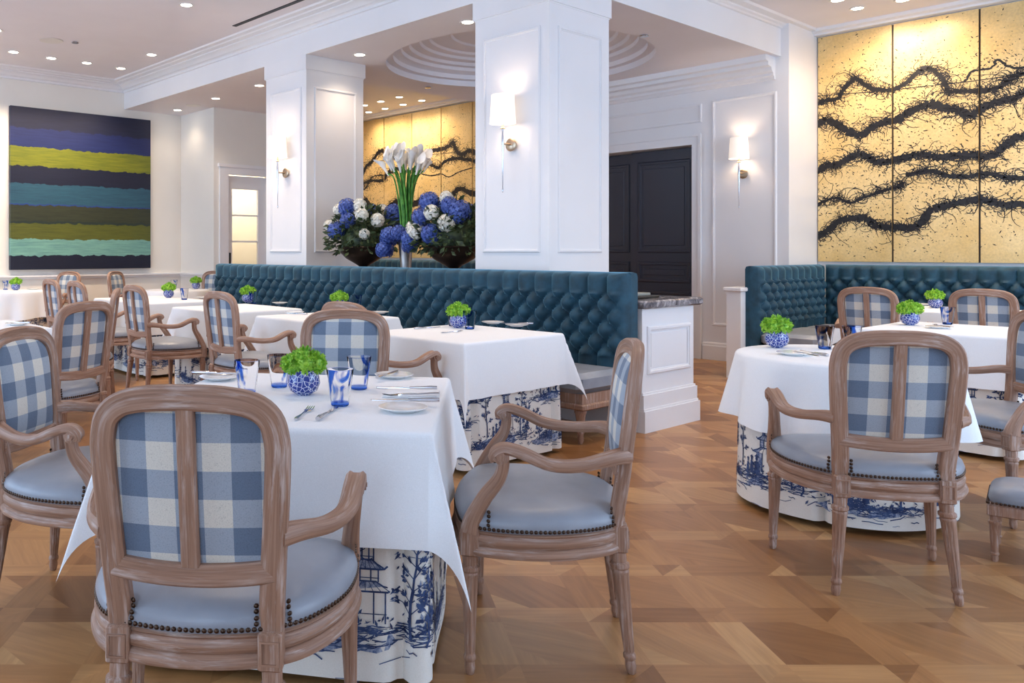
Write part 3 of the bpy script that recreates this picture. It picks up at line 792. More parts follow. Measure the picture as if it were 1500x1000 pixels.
# ------------------------------------------------------------------ the armchair (faces +Y)
OUT = crom([(0, .268, 0), (.16, .252, 0), (.285, .215, 0), (.322, .12, 0), (.312, -.03, 0), (.258, -.155, 0), (.192, -.225, 0), (.10, -.258, 0), (0, -.268, 0), (-.10, -.258, 0), (-.192, -.225, 0), (-.258, -.155, 0), (-.312, -.03, 0), (-.322, .12, 0), (-.285, .215, 0), (-.16, .252, 0)], 6, True)
def onorm():
    n = len(OUT); N = []
    for i in range(n):
        d = (OUT[(i + 1) % n] - OUT[i - 1]).normalized(); N.append(V((-d.y, d.x, 0)))
    return N
ONORM = onorm()
if ONORM[0].y < 0: ONORM = [-q for q in ONORM]
def rake(z): return -.228 - max(0, z - .44) * .10 - max(0, z - .62) * .02
def bow(x, z): return -.022 * (1 - min(1, (x / .22) ** 2)) * min(1, max(0, (z - .45) / .15))
SX = [(.36, .172), (.44, .172), (.50, .174), (.56, .178), (.65, .184), (.74, .190), (.82, .194)]
def make_chair_meshes():
    oak = M['oak']; Q = {}
    prof = [(-.006, .436), (.004, .430), (-.002, .424), (.006, .414), (.004, .398), (-.003, .390), (.010, .382), (.014, .372), (.010, .362), (-.03, .360), (-.03, .436)]
    mb = MB(); run = [i * .0205 for i in range(len(OUT))]
    mb.rings([[tuple(OUT[i] + ONORM[i] * o + V((0, 0, z))) for i in range(len(OUT))] for o, z in prof], loop=True, g=[(run[i], o, z) for o, z in prof for i in range(len(OUT))])
    Q['seat_frame'] = mb.mesh('seat_frame', oak, 50)
    mb = MB(); rs = []
    for o, z in ((-.010, .425), (.000, .440), (.003, .456), (-.004, .474), (-.022, .488)):
        rs.append([tuple(OUT[i] + ONORM[i] * o + V((0, 0, z))) for i in range(len(OUT))])
    for k, z in ((.82, .499), (.62, .508), (.4, .513), (.18, .515), (.03, .515)):
        rs.append([(p.x * k, p.y * k, z) for p in OUT])
    mb.rings(rs); Q['seat_cushion'] = mb.mesh('seat_cushion', M['leather'], 80)
    mb = MB(); acc = 0; last = OUT[-1]; n = len(OUT)
    def nail(p, nn):
        u = V((-nn.y, nn.x, 0)); w_ = V((0, 0, 1)); r = .0062
        ring = [tuple(p + u * (r * cos(2 * pi * i / 7)) + w_ * (r * sin(2 * pi * i / 7))) for i in range(7)]
        mid = [tuple(p + nn * .003 + u * (r * .7 * cos(2 * pi * i / 7)) + w_ * (r * .7 * sin(2 * pi * i / 7))) for i in range(7)]
        mb.rings([ring, mid, [tuple(p + nn * .0042 + u * (r * .15 * cos(2 * pi * i / 7)) + w_ * (r * .15 * sin(2 * pi * i / 7))) for i in range(7)]], cap0=False)
    pos = 0.0; st = .0136; nxt = 0
    for i in range(n):
        a, b = OUT[i], OUT[(i + 1) % n]; L = (b - a).length
        while nxt < pos + L:
            k = (nxt - pos) / L
            nail(a.lerp(b, k) + ONORM[i] * .002 + V((0, 0, .444)), ONORM[i].lerp(ONORM[(i + 1) % n], k).normalized()); nxt += st
        pos += L
    fine = [(OUT[i].lerp(OUT[(i + 1) % n], k / 6), ONORM[i].lerp(ONORM[(i + 1) % n], k / 6).normalized()) for i in range(n) for k in range(6)]
    for sx in (-1, 1):                       # short nail rows up beside the stiles and the arm posts
        for x, y in ((.139, -.248), (.206, -.212), (.316, .150)):
            p, nn = min(fine, key=lambda q: (q[0].x - sx * x) ** 2 + (q[0].y - y) ** 2)
            for k in range(1, 5): nail(p + nn * (.004 if k < 3 else -.002) + V((0, 0, .444 + .0125 * k)), nn)
    Q['nailhead_trim'] = mb.mesh('nailhead_trim', M['nail'], 80)
    legp = [(0, .010), (.004, .013), (.022, .0165), (.04, .0145), (.046, .0185), (.056, .0185), (.062, .0150), (.066, .0155), (.29, .0245), (.300, .0265), (.306, .024), (.312, .029), (.322, .029), (.328, .022), (.345, .023), (.36, .023)]
    fl = lambda z, a: 1 - (.13 if (.066 < z < .295 and int(a / (2 * pi) * 36) % 3 == 0) else 0)
    def leg(tx, ty, bx, by, blk):
        mb = MB(); sh = ((tx - bx) / .36, (ty - by) / .36)
        pr = []
        for z, r in legp: pr.append((z, r))
        pr2 = []
        for (z, r), (z2, r2) in zip(pr, pr[1:]):
            pr2.append((z, r))
            if z == .066: pr2 += [(.0665, r), ]
        pr2.append(pr[-1])
        mb.lathe(pr2, 36, (bx, by, 0), fl=fl, shear=sh)
        mb.cbox(tx - blk, tx + blk, ty - blk, ty + blk, .357, .440, .004)
        fr = [(-.7, -.7), (.7, -.7), (.7, .7), (-.7, .7)]
        for s_ in (-1, 1):                   # carved square rosettes on the block
            y = ty + s_ * (blk + .001)
            mb.sweep([(tx + a * blk, y, .398 + b * .035) for a, b in fr], [(-.0035, -.002), (.0035, -.002), (.0035, .003), (-.0035, .003)], (0, s_, 0), loop=True)
        return mb.mesh('leg', oak, 40)
    Q['legs'] = [leg(.290, .205, .300, .205, .028), leg(-.290, .205, -.300, .205, .028), leg(.172, -.236, .200, -.272, .027), leg(-.172, -.236, -.200, -.272, .027)]
    half = [(.172, .40)] + [(x, z) for z, x in SX[1:]] + [(.193, .865), (.180, .912), (.143, .942), (.08, .955), (0, .958)]
    half2 = [(-x, z) for x, z in half[-2::-1]]
    path = [(p.x, rake(p.y) + bow(p.x, p.y), p.y) for p in crom([(x, z, 0) for x, z in half + half2], 4)]
    sec = [(-.027, -.013), (-.021, -.019), (.021, -.019), (.027, -.013), (.027, .010), (.021, .018), (.013, .013), (-.005, .013), (-.012, .020), (-.021, .020), (-.027, .012)]
    mb = MB(); mb.sweep(path, [(-u, v) for u, v in sec], (0, 1, 0)); Q['back_frame'] = mb.mesh('back_frame', oak, 40)
    pts = [(x, rake(.575) + bow(x, .575), .575 - .012 * (1 - (x / .18) ** 2)) for x in [(-.180 + .36 * i / 16) for i in range(17)]]
    mb = MB(); mb.sweep(pts, [(-.025, -.012), (-.019, -.018), (.019, -.018), (.025, -.012), (.025, .010), (.018, .018), (-.018, .018), (-.025, .010)], (0, 1, 0)); Q['lower_rail'] = mb.mesh('lower_rail', oak, 40)
    pts = [(0, rake(z) + bow(0, z) - .006, z) for z in (.585, .67, .76, .85, .945)]
    mb = MB(); mb.sweep(pts, [(-.020, -.008), (-.017, -.012), (.017, -.012), (.020, -.008), (.020, .006), (-.020, .006)], (0, 1, 0)); Q['back_slat'] = mb.mesh('back_slat', oak, 40)
    # padded gingham panel
    mb = MB(); top = [(.585, .0), (.945, 0)]
    wt = [(.585, .158), (.65, .164), (.74, .171), (.82, .175), (.86, .173), (.895, .160), (.922, .132), (.938, .085), (.945, .035)]
    zs = [.585, .60, .62, .66, .70, .74, .78, .82, .85, .875, .895, .912, .925, .936, .945]
    for side in (1, -1):
        rows = []
        for z in zs:
            wd = lerp(wt, z); row = []
            for i in range(17):
                u = -1 + 2 * i / 16; x = wd * u
                vz = (z - .765) / .18
                d = (1 - abs(u) ** 2.6) * (1 - abs(vz) ** 2.8)
                y = rake(z) + bow(x, z) + ((.008 + .034 * max(d, 0) ** .6) if side > 0 else (.004 - .006 * max(d, 0)))
                row.append((x, y, z))
            rows.append(row if side > 0 else row[::-1])
        mb.rings(rows, closed=False)
    Q['gingham_back'] = mb.mesh('gingham_back', M['gingham'], 80)
    # arms
    arm, post = [], []
    for s_ in (1, -1):
        pa = crom([(.190 * s_, -.256, .655), (.228 * s_, -.215, .655), (.280 * s_, -.12, .640), (.312 * s_, -.03, .645), (.322 * s_, .05, .678), (.323 * s_, .105, .690), (.323 * s_, .135, .672), (.322 * s_, .128, .652)], 5)
        n = len(pa); k = [(lerp([(0, 1.15), (.25, .85), (.6, 1.1), (.85, 1.0), (1, .8)], i / (n - 1)), lerp([(0, 1.25), (.25, 1.0), (.6, .95), (1, .8)], i / (n - 1))) for i in range(n)]
        mb = MB(); ell = [(-.025, -.010), (-.017, -.019), (.017, -.019), (.025, -.010), (.024, .006), (.016, .015), (.008, .010), (-.008, .010), (-.016, .015), (-.024, .006)]
        mb.sweep(pa, ell, lambda i: (0, sin(i / (n - 1) * 2.2 if i > n * .7 else 0) * .9, 1), k)
        c = V((.322 * s_, .112, .667))       # scroll
        for r, hw in ((.024, .020), (.014, .026), (.006, .029)):
            mb.rings([[(c.x + q * hw, c.y + r * cos(2 * pi * i / 16), c.z + r * sin(2 * pi * i / 16)) for i in range(16)] for q in (-1, 1)])
        arm.append(mb.mesh('arm', oak, 50))
        pp = crom([(.292 * s_, .205, .43), (.296 * s_, .195, .47), (.304 * s_, .160, .535), (.315 * s_, .118, .595), (.321 * s_, .106, .64), (.322 * s_, .108, .665)], 5)
        n2 = len(pp); k2 = [(lerp([(0, 1.5), (.3, 1.15), (.7, .9), (1, .9)], i / (n2 - 1)),) * 2 for i in range(n2)]
        mb = MB(); mb.sweep(pp, [(-.020, -.012), (-.012, -.020), (.012, -.020), (.020, -.012), (.020, .012), (.012, .020), (.004, .015), (-.004, .015), (-.012, .020), (-.020, .012)], (1, 0, 0), k2)
        post.append(mb.mesh('arm_post', oak, 50))
    Q['arms'] = arm; Q['posts'] = post
    return Q
CH = make_chair_meshes()
def chair(label, x, y, deg, group):
    # deg: the way the sitter faces, in room degrees
    t = thing('armchair', label, 'chair', (x, y, 0), R(deg - 90), group)
    for k in ('seat_frame', 'seat_cushion', 'nailhead_trim', 'back_frame', 'lower_rail', 'back_slat', 'gingham_back'): put(k, CH[k], t)
    for me in CH['legs']: put('leg', me, t)
    for me in CH['arms']: put('arm', me, t)
    for me in CH['posts']: put('arm_post', me, t)
    return t
G1, G2, G3 = 'armchairs round the near square table', 'armchairs along the long banquette', 'armchairs on the far left side'
G4 = 'armchairs on the right side of the room'
A = 'gingham-backed oak armchair '
chair(A + 'turned away from us, closest to the viewer at the front table', 1.09, 1.815, 44, G1)
chair(A + 'cut by the left frame edge, facing the front table sideways', 1.23, 2.99, -51, G1)
chair(A + 'seen in profile on open parquet, right of the front table', 2.246, 1.742, 129, G1)
chair(A + 'facing the viewer across the front table', 2.415, 3.0, 225, G1)
chair(A + 'with its slatted rear angled towards us, behind the frame-edge chair', 1.78, 4.93, 112, G3)
chair(A + 'seen edge-on, its stile leaning behind the angled slatted chair', 2.48, 6.305, 152, G3)
chair(A + 'at the first banquette table, only top rail and one arm showing', 3.31, 3.70, 0, G2)
chair(A + 'at the second banquette table, its arm ending behind the front-facing chair', 3.40, 5.234, 0, G2)
chair(A + 'at the third banquette table, with seat and arm in clear view', 3.42, 6.672, 0, G2)
chair(A + 'at the furthest banquette table, its arm, seat and legs clear', 3.42, 7.96, 0, G2)
chair(A + 'at the furthest banquette table, nearer the striped painting', 3.42, 8.64, 0, G2)
chair(A + 'facing us with a pale back below the striped painting', 4.24, 11.6, 204, G3)
chair(A + 'against the chair rail below the painting corner', 5.265, 11.247, -54, G3)
chair(A + 'small and distant, facing us by the glazed door', 6.08, 10.62, 210, G3)
chair(A + 'turned away at the round right table, nearest on that side', 3.696, 1.249, 37, G4)
chair(A + 'cut by the right frame edge, turned to the round table', 5.13, 1.16, 146, G4)
chair(A + 'turned away under the big mural, first from the banquette corner', 7.80, 2.55, 0, G4)
chair(A + 'turned away under the big mural, second from the banquette corner', 8.10, 1.86, 0, G4)
# low footstool at the right edge
t = thing('footstool', 'low grey leather footstool with fluted legs at the right frame edge', 'footstool', (4.395, .81, 0), R(-79))
mb = MB().cbox(-.21, .21, -.16, .16, .19, .235, .004); mb.box(-.205, .205, -.155, .155, .235, .24); mb.build('stool_frame', M['oak'], t)
mb = MB(); rs = []
for k, z in ((1, .238), (1.01, .255), (.99, .275), (.94, .290), (.8, .303), (.5, .312), (.05, .314)):
    ring = []
    for i in range(40):
        a = 2 * pi * i / 40; c_, s_ = cos(a), sin(a); e = .35
        ring.append((.207 * k * (abs(c_) ** e) * (1 if c_ > 0 else -1), .157 * k * (abs(s_) ** e) * (1 if s_ > 0 else -1), z))
    rs.append(ring)
mb.rings(rs); mb.build('stool_cushion', M['leather'], t, 80)
mb = MB()
for i in range(31):
    for s_ in (-1, 1): mb.ball((-.205 + .41 * i / 30, s_ * .158, .243), .006, 6, 4)
for i in range(23):
    for s_ in (-1, 1): mb.ball((s_ * .208, -.155 + .31 * i / 22, .243), .006, 6, 4)
mb.build('nailhead_trim', M['nail'], t, 80)
fl = lambda z, a: 1 - (.14 if (.04 < z < .15 and int(a / (2 * pi) * 27) % 3 == 0) else 0)
for sx in (-1, 1):
    for sy in (-1, 1):
        MB().lathe([(0, .010), (.012, .013), (.026, .012), (.03, .016), (.036, .016), (.04, .0125), (.152, .019), (.157, .022), (.166, .022), (.17, .018), (.195, .018)], 27, (sx * .185, sy * .135, 0), fl=fl).build('leg', M['oak'], t)

# ------------------------------------------------------------------ toile print: one repeat of scenes, drawn as small brush shapes
def toile_tile(seed=5):
    rnd = random.Random(seed); P = []
    def line(pts, w, m=1):
        for (a, b), (c, d) in zip(pts, pts[1:]):
            L = hypot(c - a, d - b) or 1e-6; nx, ny = -(d - b) / L * w, (c - a) / L * w; ex, ey = (c - a) / L * w * .6, (d - b) / L * w * .6
            P.append((m, [(a + nx - ex, b + ny - ey), (a - nx - ex, b - ny - ey), (c - nx + ex, d - ny + ey), (c + nx + ex, d + ny + ey)]))
    def poly(pts, m=1): P.append((m, list(pts)))
    def leaf(x, y, a, L, w, m=1):
        dx, dy = cos(a) * L, sin(a) * L; nx, ny = -sin(a) * w, cos(a) * w
        poly([(x, y), (x + dx * .45 - nx, y + dy * .45 - ny), (x + dx, y + dy), (x + dx * .45 + nx, y + dy * .45 + ny)], m)
    def blob(x, y, rx, ry, m=2):
        n = 9; poly([(x + rx * rnd.uniform(.7, 1.1) * cos(2 * pi * k / n), y + ry * rnd.uniform(.7, 1.1) * sin(2 * pi * k / n)) for k in range(n)], m)
    def tree(x, y, h, lean=0):
        pts = [(x + lean * (k / 8) ** 2 + rnd.gauss(0, .003), y + h * k / 8) for k in range(9)]
        line(pts[:5], .0042); line(pts[4:], .0026)
        for k in range(2, 9):
            for s_ in (-1, 1):
                if rnd.random() < .9:
                    bx, by = pts[k]; a = pi / 2 - s_ * rnd.uniform(.5, 1.2); L = h * rnd.uniform(.10, .24)
                    e = (bx + cos(a) * L, by + sin(a) * L); line([(bx, by), ((bx + e[0]) / 2, (by + e[1]) / 2 + .004), e], .0014)
                    for _ in range(7):
                        q = rnd.uniform(.25, 1.1); leaf(bx + (e[0] - bx) * q, by + (e[1] - by) * q, a + rnd.uniform(-1.3, 1.3), rnd.uniform(.012, .026), rnd.uniform(.003, .0055), 1 if rnd.random() < .75 else 2)
    def palm(x, y, s_):
        for k in range(11):
            a = pi * (k + .5) / 11; line([(x, y), (x + cos(a) * s_, y + sin(a) * s_ * .8), (x + cos(a) * s_ * 1.5, y + sin(a) * s_ * .7)], .0022)
            for m in range(5): leaf(x + cos(a) * s_ * (.4 + m * .22), y + sin(a) * s_ * .75 * (.4 + m * .17), a + rnd.choice((-.7, .7)), s_ * .3, .0035)
    def ground(x, y, w, h, n):
        for _ in range(4): blob(x + rnd.gauss(0, w * .28), y - h * .45, w * rnd.uniform(.2, .4), h * rnd.uniform(.25, .5))
        for _ in range(int(n * 1.5)):
            a = x + rnd.gauss(0, w * .33); b = y - abs(rnd.gauss(0, h * .5)); L = rnd.uniform(.010, .045); t_ = rnd.gauss(0, .005)
            line([(a - L, b - t_), (a - L * .3, b + rnd.gauss(0, .002)), (a + L * .4, b + rnd.gauss(0, .002)), (a + L, b + t_)], rnd.uniform(.0008, .0024))
        for _ in range(n):
            leaf(x + rnd.gauss(0, w * .36), y + rnd.gauss(0, h * .28), rnd.uniform(.3, 2.8), rnd.uniform(.010, .028), rnd.uniform(.002, .005))
    def person(x, y, h):
        poly([(x - h * .17, y), (x + h * .19, y), (x + h * .12, y + h * .35), (x + h * .08, y + h * .62), (x - h * .09, y + h * .62), (x - h * .13, y + h * .3)])
        poly([(x - h * .08, y + h * .56), (x + h * .22, y + h * .40), (x + h * .26, y + h * .46), (x, y + h * .68)])
        poly([(x - h * .02, y + h * .05), (x + h * .08, y + h * .05), (x + h * .05, y + h * .5), (x, y + h * .5)], 2)
        poly([(x + h * .09 * cos(2 * pi * k / 8), y + h * .76 + h * .11 * sin(2 * pi * k / 8)) for k in range(8)])
        poly([(x - h * .17, y + h * .84), (x + h * .17, y + h * .84), (x, y + h * 1.0)])
    def pagoda(x, y, s_):
        lv = ((0, .21, .30), (.40, .135, .12), (.60, .085, .14), (.82, .045, .10))
        for j, (z, hw, hh) in enumerate(lv):
            z *= s_; hw *= s_; hh *= s_; rz = y + z + hh; rh = .10 * s_ * (1 - .12 * j)
            poly([(x - hw * .95, y + z), (x - hw * .35, y + z), (x - hw * .35, rz), (x - hw * .95, rz)], 2)
            for q in (-.95, -.4, .4, .95): line([(x + q * hw, y + z), (x + q * hw, rz)], .0022)
            line([(x - hw, y + z + hh * .28), (x + hw, y + z + hh * .28)], .0013)
            poly([(x - hw * 1.45, rz + rh * .10), (x - hw * 1.1, rz - rh * .05), (x + hw * 1.1, rz - rh * .05), (x + hw * 1.45, rz + rh * .10), (x + hw * .85, rz + rh * .55), (x + hw * .5, rz + rh), (x - hw * .5, rz + rh), (x - hw * .85, rz + rh * .55)], 2)
            line([(x - hw * 1.6, rz + rh * .28), (x - hw * 1.4, rz + rh * .02), (x - hw * 1.05, rz - rh * .04), (x + hw * 1.05, rz - rh * .04), (x + hw * 1.4, rz + rh * .02), (x + hw * 1.6, rz + rh * .28)], .0028)
            line([(x - hw * 1.3, rz + rh * .15), (x - hw * .85, rz + rh * .55), (x - hw * .5, rz + rh), (x + hw * .5, rz + rh), (x + hw * .85, rz + rh * .55), (x + hw * 1.3, rz + rh * .15)], .0022)
            for m in range(7):
                u = -1 + m / 3; line([(x + u * hw * 1.15, rz), (x + u * hw * .5, rz + rh * .95)], .0010)
        tz = y + 1.02 * s_; line([(x, tz - .02 * s_), (x, tz + .10 * s_)], .0022); leaf(x, tz, pi / 2, .09 * s_, .014 * s_)
        for m in range(6): line([(x - .30 * s_, y + .022 * m * s_), (x - .12 * s_, y + .022 * m * s_)], .0014)
    # lower scene: pagoda with company under trees
    ground(.28, .155, .36, .09, 80); pagoda(.31, .165, .30); person(.215, .15, .085); person(.25, .145, .10); person(.185, .15, .07)
    tree(.13, .16, .32, -.03); tree(.44, .12, .28, .03); tree(.49, .10, .18, .02); palm(.06, .10, .05)
    # bridge and fishers
    ground(.78, .10, .28, .06, 60); person(.74, .11, .085); tree(.88, .09, .24, .03); tree(.62, .08, .16, -.02); palm(.69, .09, .045)
    line([(.62, .09), (.66, .115), (.70, .12), (.74, .11)], .003); line([(.62, .105), (.66, .13), (.70, .135), (.74, .125)], .0015)
    # floating islands higher up
    ground(.72, .36, .24, .06, 60); tree(.64, .35, .18, -.02); person(.72, .36, .085); person(.765, .36, .075); tree(.81, .35, .2, .02)
    ground(.03, .42, .16, .05, 40); tree(.05, .42, .18, .02); person(.0, .42, .07); ground(.97, .27, .12, .04, 30); tree(.95, .26, .2, .02)
    ground(.40, .52, .2, .05, 40); tree(.36, .52, .15, -.01); tree(.45, .52, .13, .01)
    for _ in range(8):
        x, y = rnd.uniform(0, 1), rnd.uniform(.25, .6); line([(x - .016, y + .004), (x, y - .004), (x + .018, y + .006)], .0014)
    P.sort(key=lambda q: -q[0])
    return P
TILE = toile_tile()
TW, TH = .98, .72
def skirt(parent, plan, per, z0, z1, flare=.03, s_off=0.0):
    # plan(s) -> x, y, nx, ny ; s in metres along the perimeter
    mb = MB(); n = int(per / .018); nz = 7; rows = []
    def pt(s, z, e=0):
        x, y, nx, ny = plan(s % per); k = (z1 - z) / (z1 - z0)
        o = flare * k + e + .006 * sin(s * 9 + 1) * k
        return (x + nx * o, y + ny * o, z)
    for k in range(nz + 1):
        z = z0 + (z1 - z0) * k / nz
        rows.append([pt(per * i / n, z) for i in range(n)])
    mb.rings(rows, cap0=False, cap1=True)
    for rep in range(int(per / TW) + 1):
        for mi_, poly in TILE:
            q = []
            for u, v in poly:
                s = rep * TW + u * TW + s_off
                q.append((s, z0 + .005 + v * (z1 - z0) / .72))
            if max(p[0] for p in q) - s_off > per or max(p[1] for p in q) > z1 - .01: continue
            # short pieces follow the folds
            mb.add([pt(s, z, .0030 - .0012 * (mi_ - 1)) for s, z in q], [tuple(range(len(q)))], mi_)
    return mb.build('toile_skirt', [M['toile'], M['print'], M['wash']], parent, 60)
def plan_square(a, b, pleat=.03):
    # rounded rectangle a x b (half sizes) with an inverted pleat beside each corner
    segs = [((-a, -b), (1, 0), 2 * a, (0, -1)), ((a, -b), (0, 1), 2 * b, (1, 0)), ((a, b), (-1, 0), 2 * a, (0, 1)), ((-a, b), (0, -1), 2 * b, (-1, 0))]
    per = 4 * (a + b)
    def plan(s):
        for (x, y), d, L, nn in segs:
            if s <= L + 1e-9:
                e = min(s, L - s); dep = 0
                if e < .14: dep = .035 * math.exp(-((e - .075) / .022) ** 2)
                px, py = x + d[0] * s - nn[0] * dep, y + d[1] * s - nn[1] * dep
                nx, ny = nn
                if e < .04:
                    k = (1 - e / .04) * .7; sg = -1 if s < L / 2 else 1
                    nx += d[0] * sg * k; ny += d[1] * sg * k; h = hypot(nx, ny); nx /= h; ny /= h
                    cut = .012 * (1 - e / .04) ** 2; px -= nx * cut; py -= ny * cut
                return px, py, nx, ny
            s -= L
        return -a, -b, -.7, -.7
    return plan, per
def plan_round(r, pleats=5):
    def plan(s):
        th = s / r; q = r
        for k in range(pleats):
            d = (th - (2 * pi * k / pleats + .35) + pi) % (2 * pi) - pi
            q -= .04 * math.exp(-(d * r / .018) ** 2)
        return q * cos(th), q * sin(th), cos(th), sin(th)
    return plan, 2 * pi * r
def cloth_square(a, b, drop, z, loc, rz, label, group, seed=1, tilt=.06, cornout=.26):
    rnd = random.Random(seed); ph = [rnd.uniform(0, 6) for _ in range(8)]
    rho = .016
    def axis(h):
        inner = [-h + 2 * h * i / 10 for i in range(11)]; edge = [.006, .012, .02, .03] + [.03 + (drop - .03) * k / 9 for k in range(1, 10)]
        return [-h - e for e in edge[::-1]] + inner + [h + e for e in edge]
    X, Y = axis(a), axis(b)
    def arc(d):
        if d < rho * pi / 2: return rho * sin(d / rho), rho * (1 - cos(d / rho))
        q = d - rho * pi / 2; return rho + q * tilt, rho + q * .99
    def P(x, y):
        dx, dy = max(0, abs(x) - a), max(0, abs(y) - b); sx, sy = (1 if x > 0 else -1), (1 if y > 0 else -1)
        bx, by = max(-a, min(a, x)), max(-b, min(b, y)); k = (0 if sx > 0 else 1) + (0 if sy > 0 else 2)
        if dx == 0 and dy == 0: return (x, y, z + .0012 * sin(5 * x + ph[0]) * sin(6 * y + ph[1]))
        if dy == 0 or dx == 0:
            d = dx + dy; o, dr = arc(d); al = by if dx else bx; H = (b if dx else a)
            f = (d / drop)
            o += f * (.010 * sin(13 * al + ph[k]) + .008 * sin(27 * al + ph[k + 1])) * (1 - (al / H) ** 4) + f * .008
            return (bx + sx * o, by, z - dr) if dx else (bx, by + sy * o, z - dr)
        r = hypot(dx, dy); th = atan2(dy, dx); o, dr = arc(r); f = min(1, r / drop)
        g = sin(2 * th) ** 1.2 * cornout * max(0, r - .02)
        w1, w2 = cos(th) ** .8, sin(th) ** .8
        return (bx + sx * (o * w1 + f * .008 * w1 + g * .72), by + sy * (o * w2 + f * .008 * w2 + g * .72), z - dr * (1 - .02 * sin(2 * th)))
    mb = MB(); mb.rings([[P(x, y) for x in X] for y in Y], closed=False)
    o = mb.build('white_tablecloth', M['linen'], None, 70, (loc[0], loc[1], 0)); o.rotation_euler = (0, 0, rz)
    return tag(o, label, 'tablecloth', group)
def cloth_round(r, drop, z, loc, label, group, folds=9, ph=0.0):
    mb = MB(); rs = []; n = 108
    rad = [(.02, 0), (.5, 0), (.97, 0)] + [(1, 0)]
    rows = [(r * k, 0, 0) for k, _ in rad] + [(r + .010, .004, 0), (r + .016, .014, 0)] + [(r + .016 + .05 * k / 9, .014 + (drop - .014) * k / 9, k / 9) for k in range(1, 10)]
    for q, dz, f in rows[::-1]:
        rs.append([((q + f * .030 * cos(folds * a + ph) + f * .012 * cos(17 * a + 2 * ph)) * cos(a), (q + f * .030 * cos(folds * a + ph) + f * .012 * cos(17 * a + 2 * ph)) * sin(a), z - dz - f * .012 * cos(4 * a + ph)) for a in [2 * pi * i / n for i in range(n)]])
    mb.rings(rs, cap0=False)
    o = mb.build('white_tablecloth', M['linen'], None, 70, (loc[0], loc[1], 0))
    return tag(o, label, 'tablecloth', group)
ZT = .752                                   # top of the white cloths
def table(desc, loc, rz, a, b, drop=.34, rnd_=None, seed=1, s_off=0.0, ph=0.0, z0=.03):
    t = thing('dining_table', 'table dressed in a floor-length navy toile skirt, ' + desc, 'table', (loc[0], loc[1], 0), rz, 'toile skirted dining tables')
    mb = MB()
    if rnd_: mb.lathe([(.70, rnd_ - .03), (.738, rnd_ - .03)], 40)
    else: mb.cbox(-a + .02, a - .02, -b + .02, b - .02, .70, .738, .004)
    mb.build('tabletop', M['oak'], t)
    MB().lathe([(0, .24), (.03, .24), (.05, .05), (.70, .04)], 20).build('pedestal', M['black'], t)
    pl, per = plan_round(rnd_ - .01) if rnd_ else plan_square(a - .005, b - .005)
    skirt(t, pl, per, z0, .742, .02, s_off)
    if rnd_: cloth_round(rnd_, drop, ZT, loc, 'white round linen tablecloth with rippled hem, ' + desc, 'white top cloths', 9, ph)
    else: cloth_square(a, b, drop, ZT, loc, rz, 'white square linen tablecloth with hanging corners, ' + desc, 'white top cloths', seed)
table('closest to the viewer', (1.785, 2.415), R(41 - 90), .48, .52, .34, seed=4, s_off=.47)
table('at the near end of the long banquette', (3.965, 3.67), 0, .45, .43, .33, seed=2, s_off=2.55)
table('second along the long banquette', (4.11, 5.26), 0, .39, .40, .33, seed=3)
table('third along the long banquette', (4.10, 6.60), 0, .39, .46, .33, seed=5)
table('furthest along the long banquette', (4.12, 8.33), 0, .38, .62, .33, seed=6)
table('by the glazed door beyond the banquette end', (5.40, 10.2), 0, 0, 0, .33, .42)
table('below the striped painting', (3.52, 11.26), 0, 0, 0, .34, .48, ph=1.0)
table('behind the frame-edge armchair', (1.62, 6.1), 0, .43, .43, .33, seed=8)
table('round and nearest on the right-hand side', (4.575, 1.667), R(-45), 0, 0, .33, .47, s_off=.35, ph=.6)
table('just behind the round right-hand table', (6.70, 1.74), 0, .45, .43, .33, seed=9)
table('long one before the corner banquette', (8.88, 2.35), 0, .40, .72, .33, seed=10)

# ------------------------------------------------------------------ tableware
def tumbler_mesh():
    prof = [(0, .001), (0, .027), (.003, .030), (.121, .046), (.123, .0455), (.121, .0435), (.014, .0275), (.012, .001)]
    return MB().lathe(prof, 36).mesh('tumbler', M['tumbler'], 50)
ME_T = tumbler_mesh()
def glass(px, py, label, rz=0):
    x, y = on_z(px, py, ZT)
    o = put('tumbler', ME_T, None, (x, y, ZT + .001), rz); tag(o, label, 'glass', 'blue streaked tumblers'); return o
ME_P = MB().lathe([(0, .001), (0, .026), (.004, .029), (.016, .050), (.043, .060), (.068, .055), (.086, .046), (.090, .0475), (.090, .043), (.07, .047), (.02, .042), (.016, .001)], 40).mesh('bowl', M['planter'], 50)
def fuzz(seed):
    rnd = random.Random(seed); mb = MB()
    balls = [(0, 0, .128, .05)] + [(.046 * cos(a), .046 * sin(a), .112 + rnd.uniform(-.006, .012), .042) for a in [k * 2 * pi / 6 + rnd.uniform(-.2, .2) for k in range(6)]]
    for cx, cy, cz, r in balls:
        mb.ball((cx, cy, cz), r * .72, 10, 6)
        for _ in range(120):
            d = V((rnd.gauss(0, 1), rnd.gauss(0, 1), rnd.gauss(.25, 1))).normalized(); u = d.orthogonal().normalized()
            u.rotate(Matrix.Rotation(rnd.random() * 6.28, 3, d)); c = V((cx, cy, cz)); L = r * rnd.uniform(.9, 1.08)
            mb.add([c + d * r * .6 + u * .006, c + d * r * .6 - u * .006, c + d * L - u * .0035, c + d * L + u * .0035], [(0, 1, 2, 3)])
    return mb.mesh('green_bloom', M['lime'], 0)
ME_F = [fuzz(1), fuzz(2)]
def planter(px, py, label, k=0):
    x, y = on_z(px, py, ZT)
    t = thing('flower_bowl', label, 'flowers', (x, y, ZT + .001), k * 1.3, 'blue bowls of green blooms')
    put('bowl', ME_P, t); put('green_bloom', ME_F[k % 2], t)
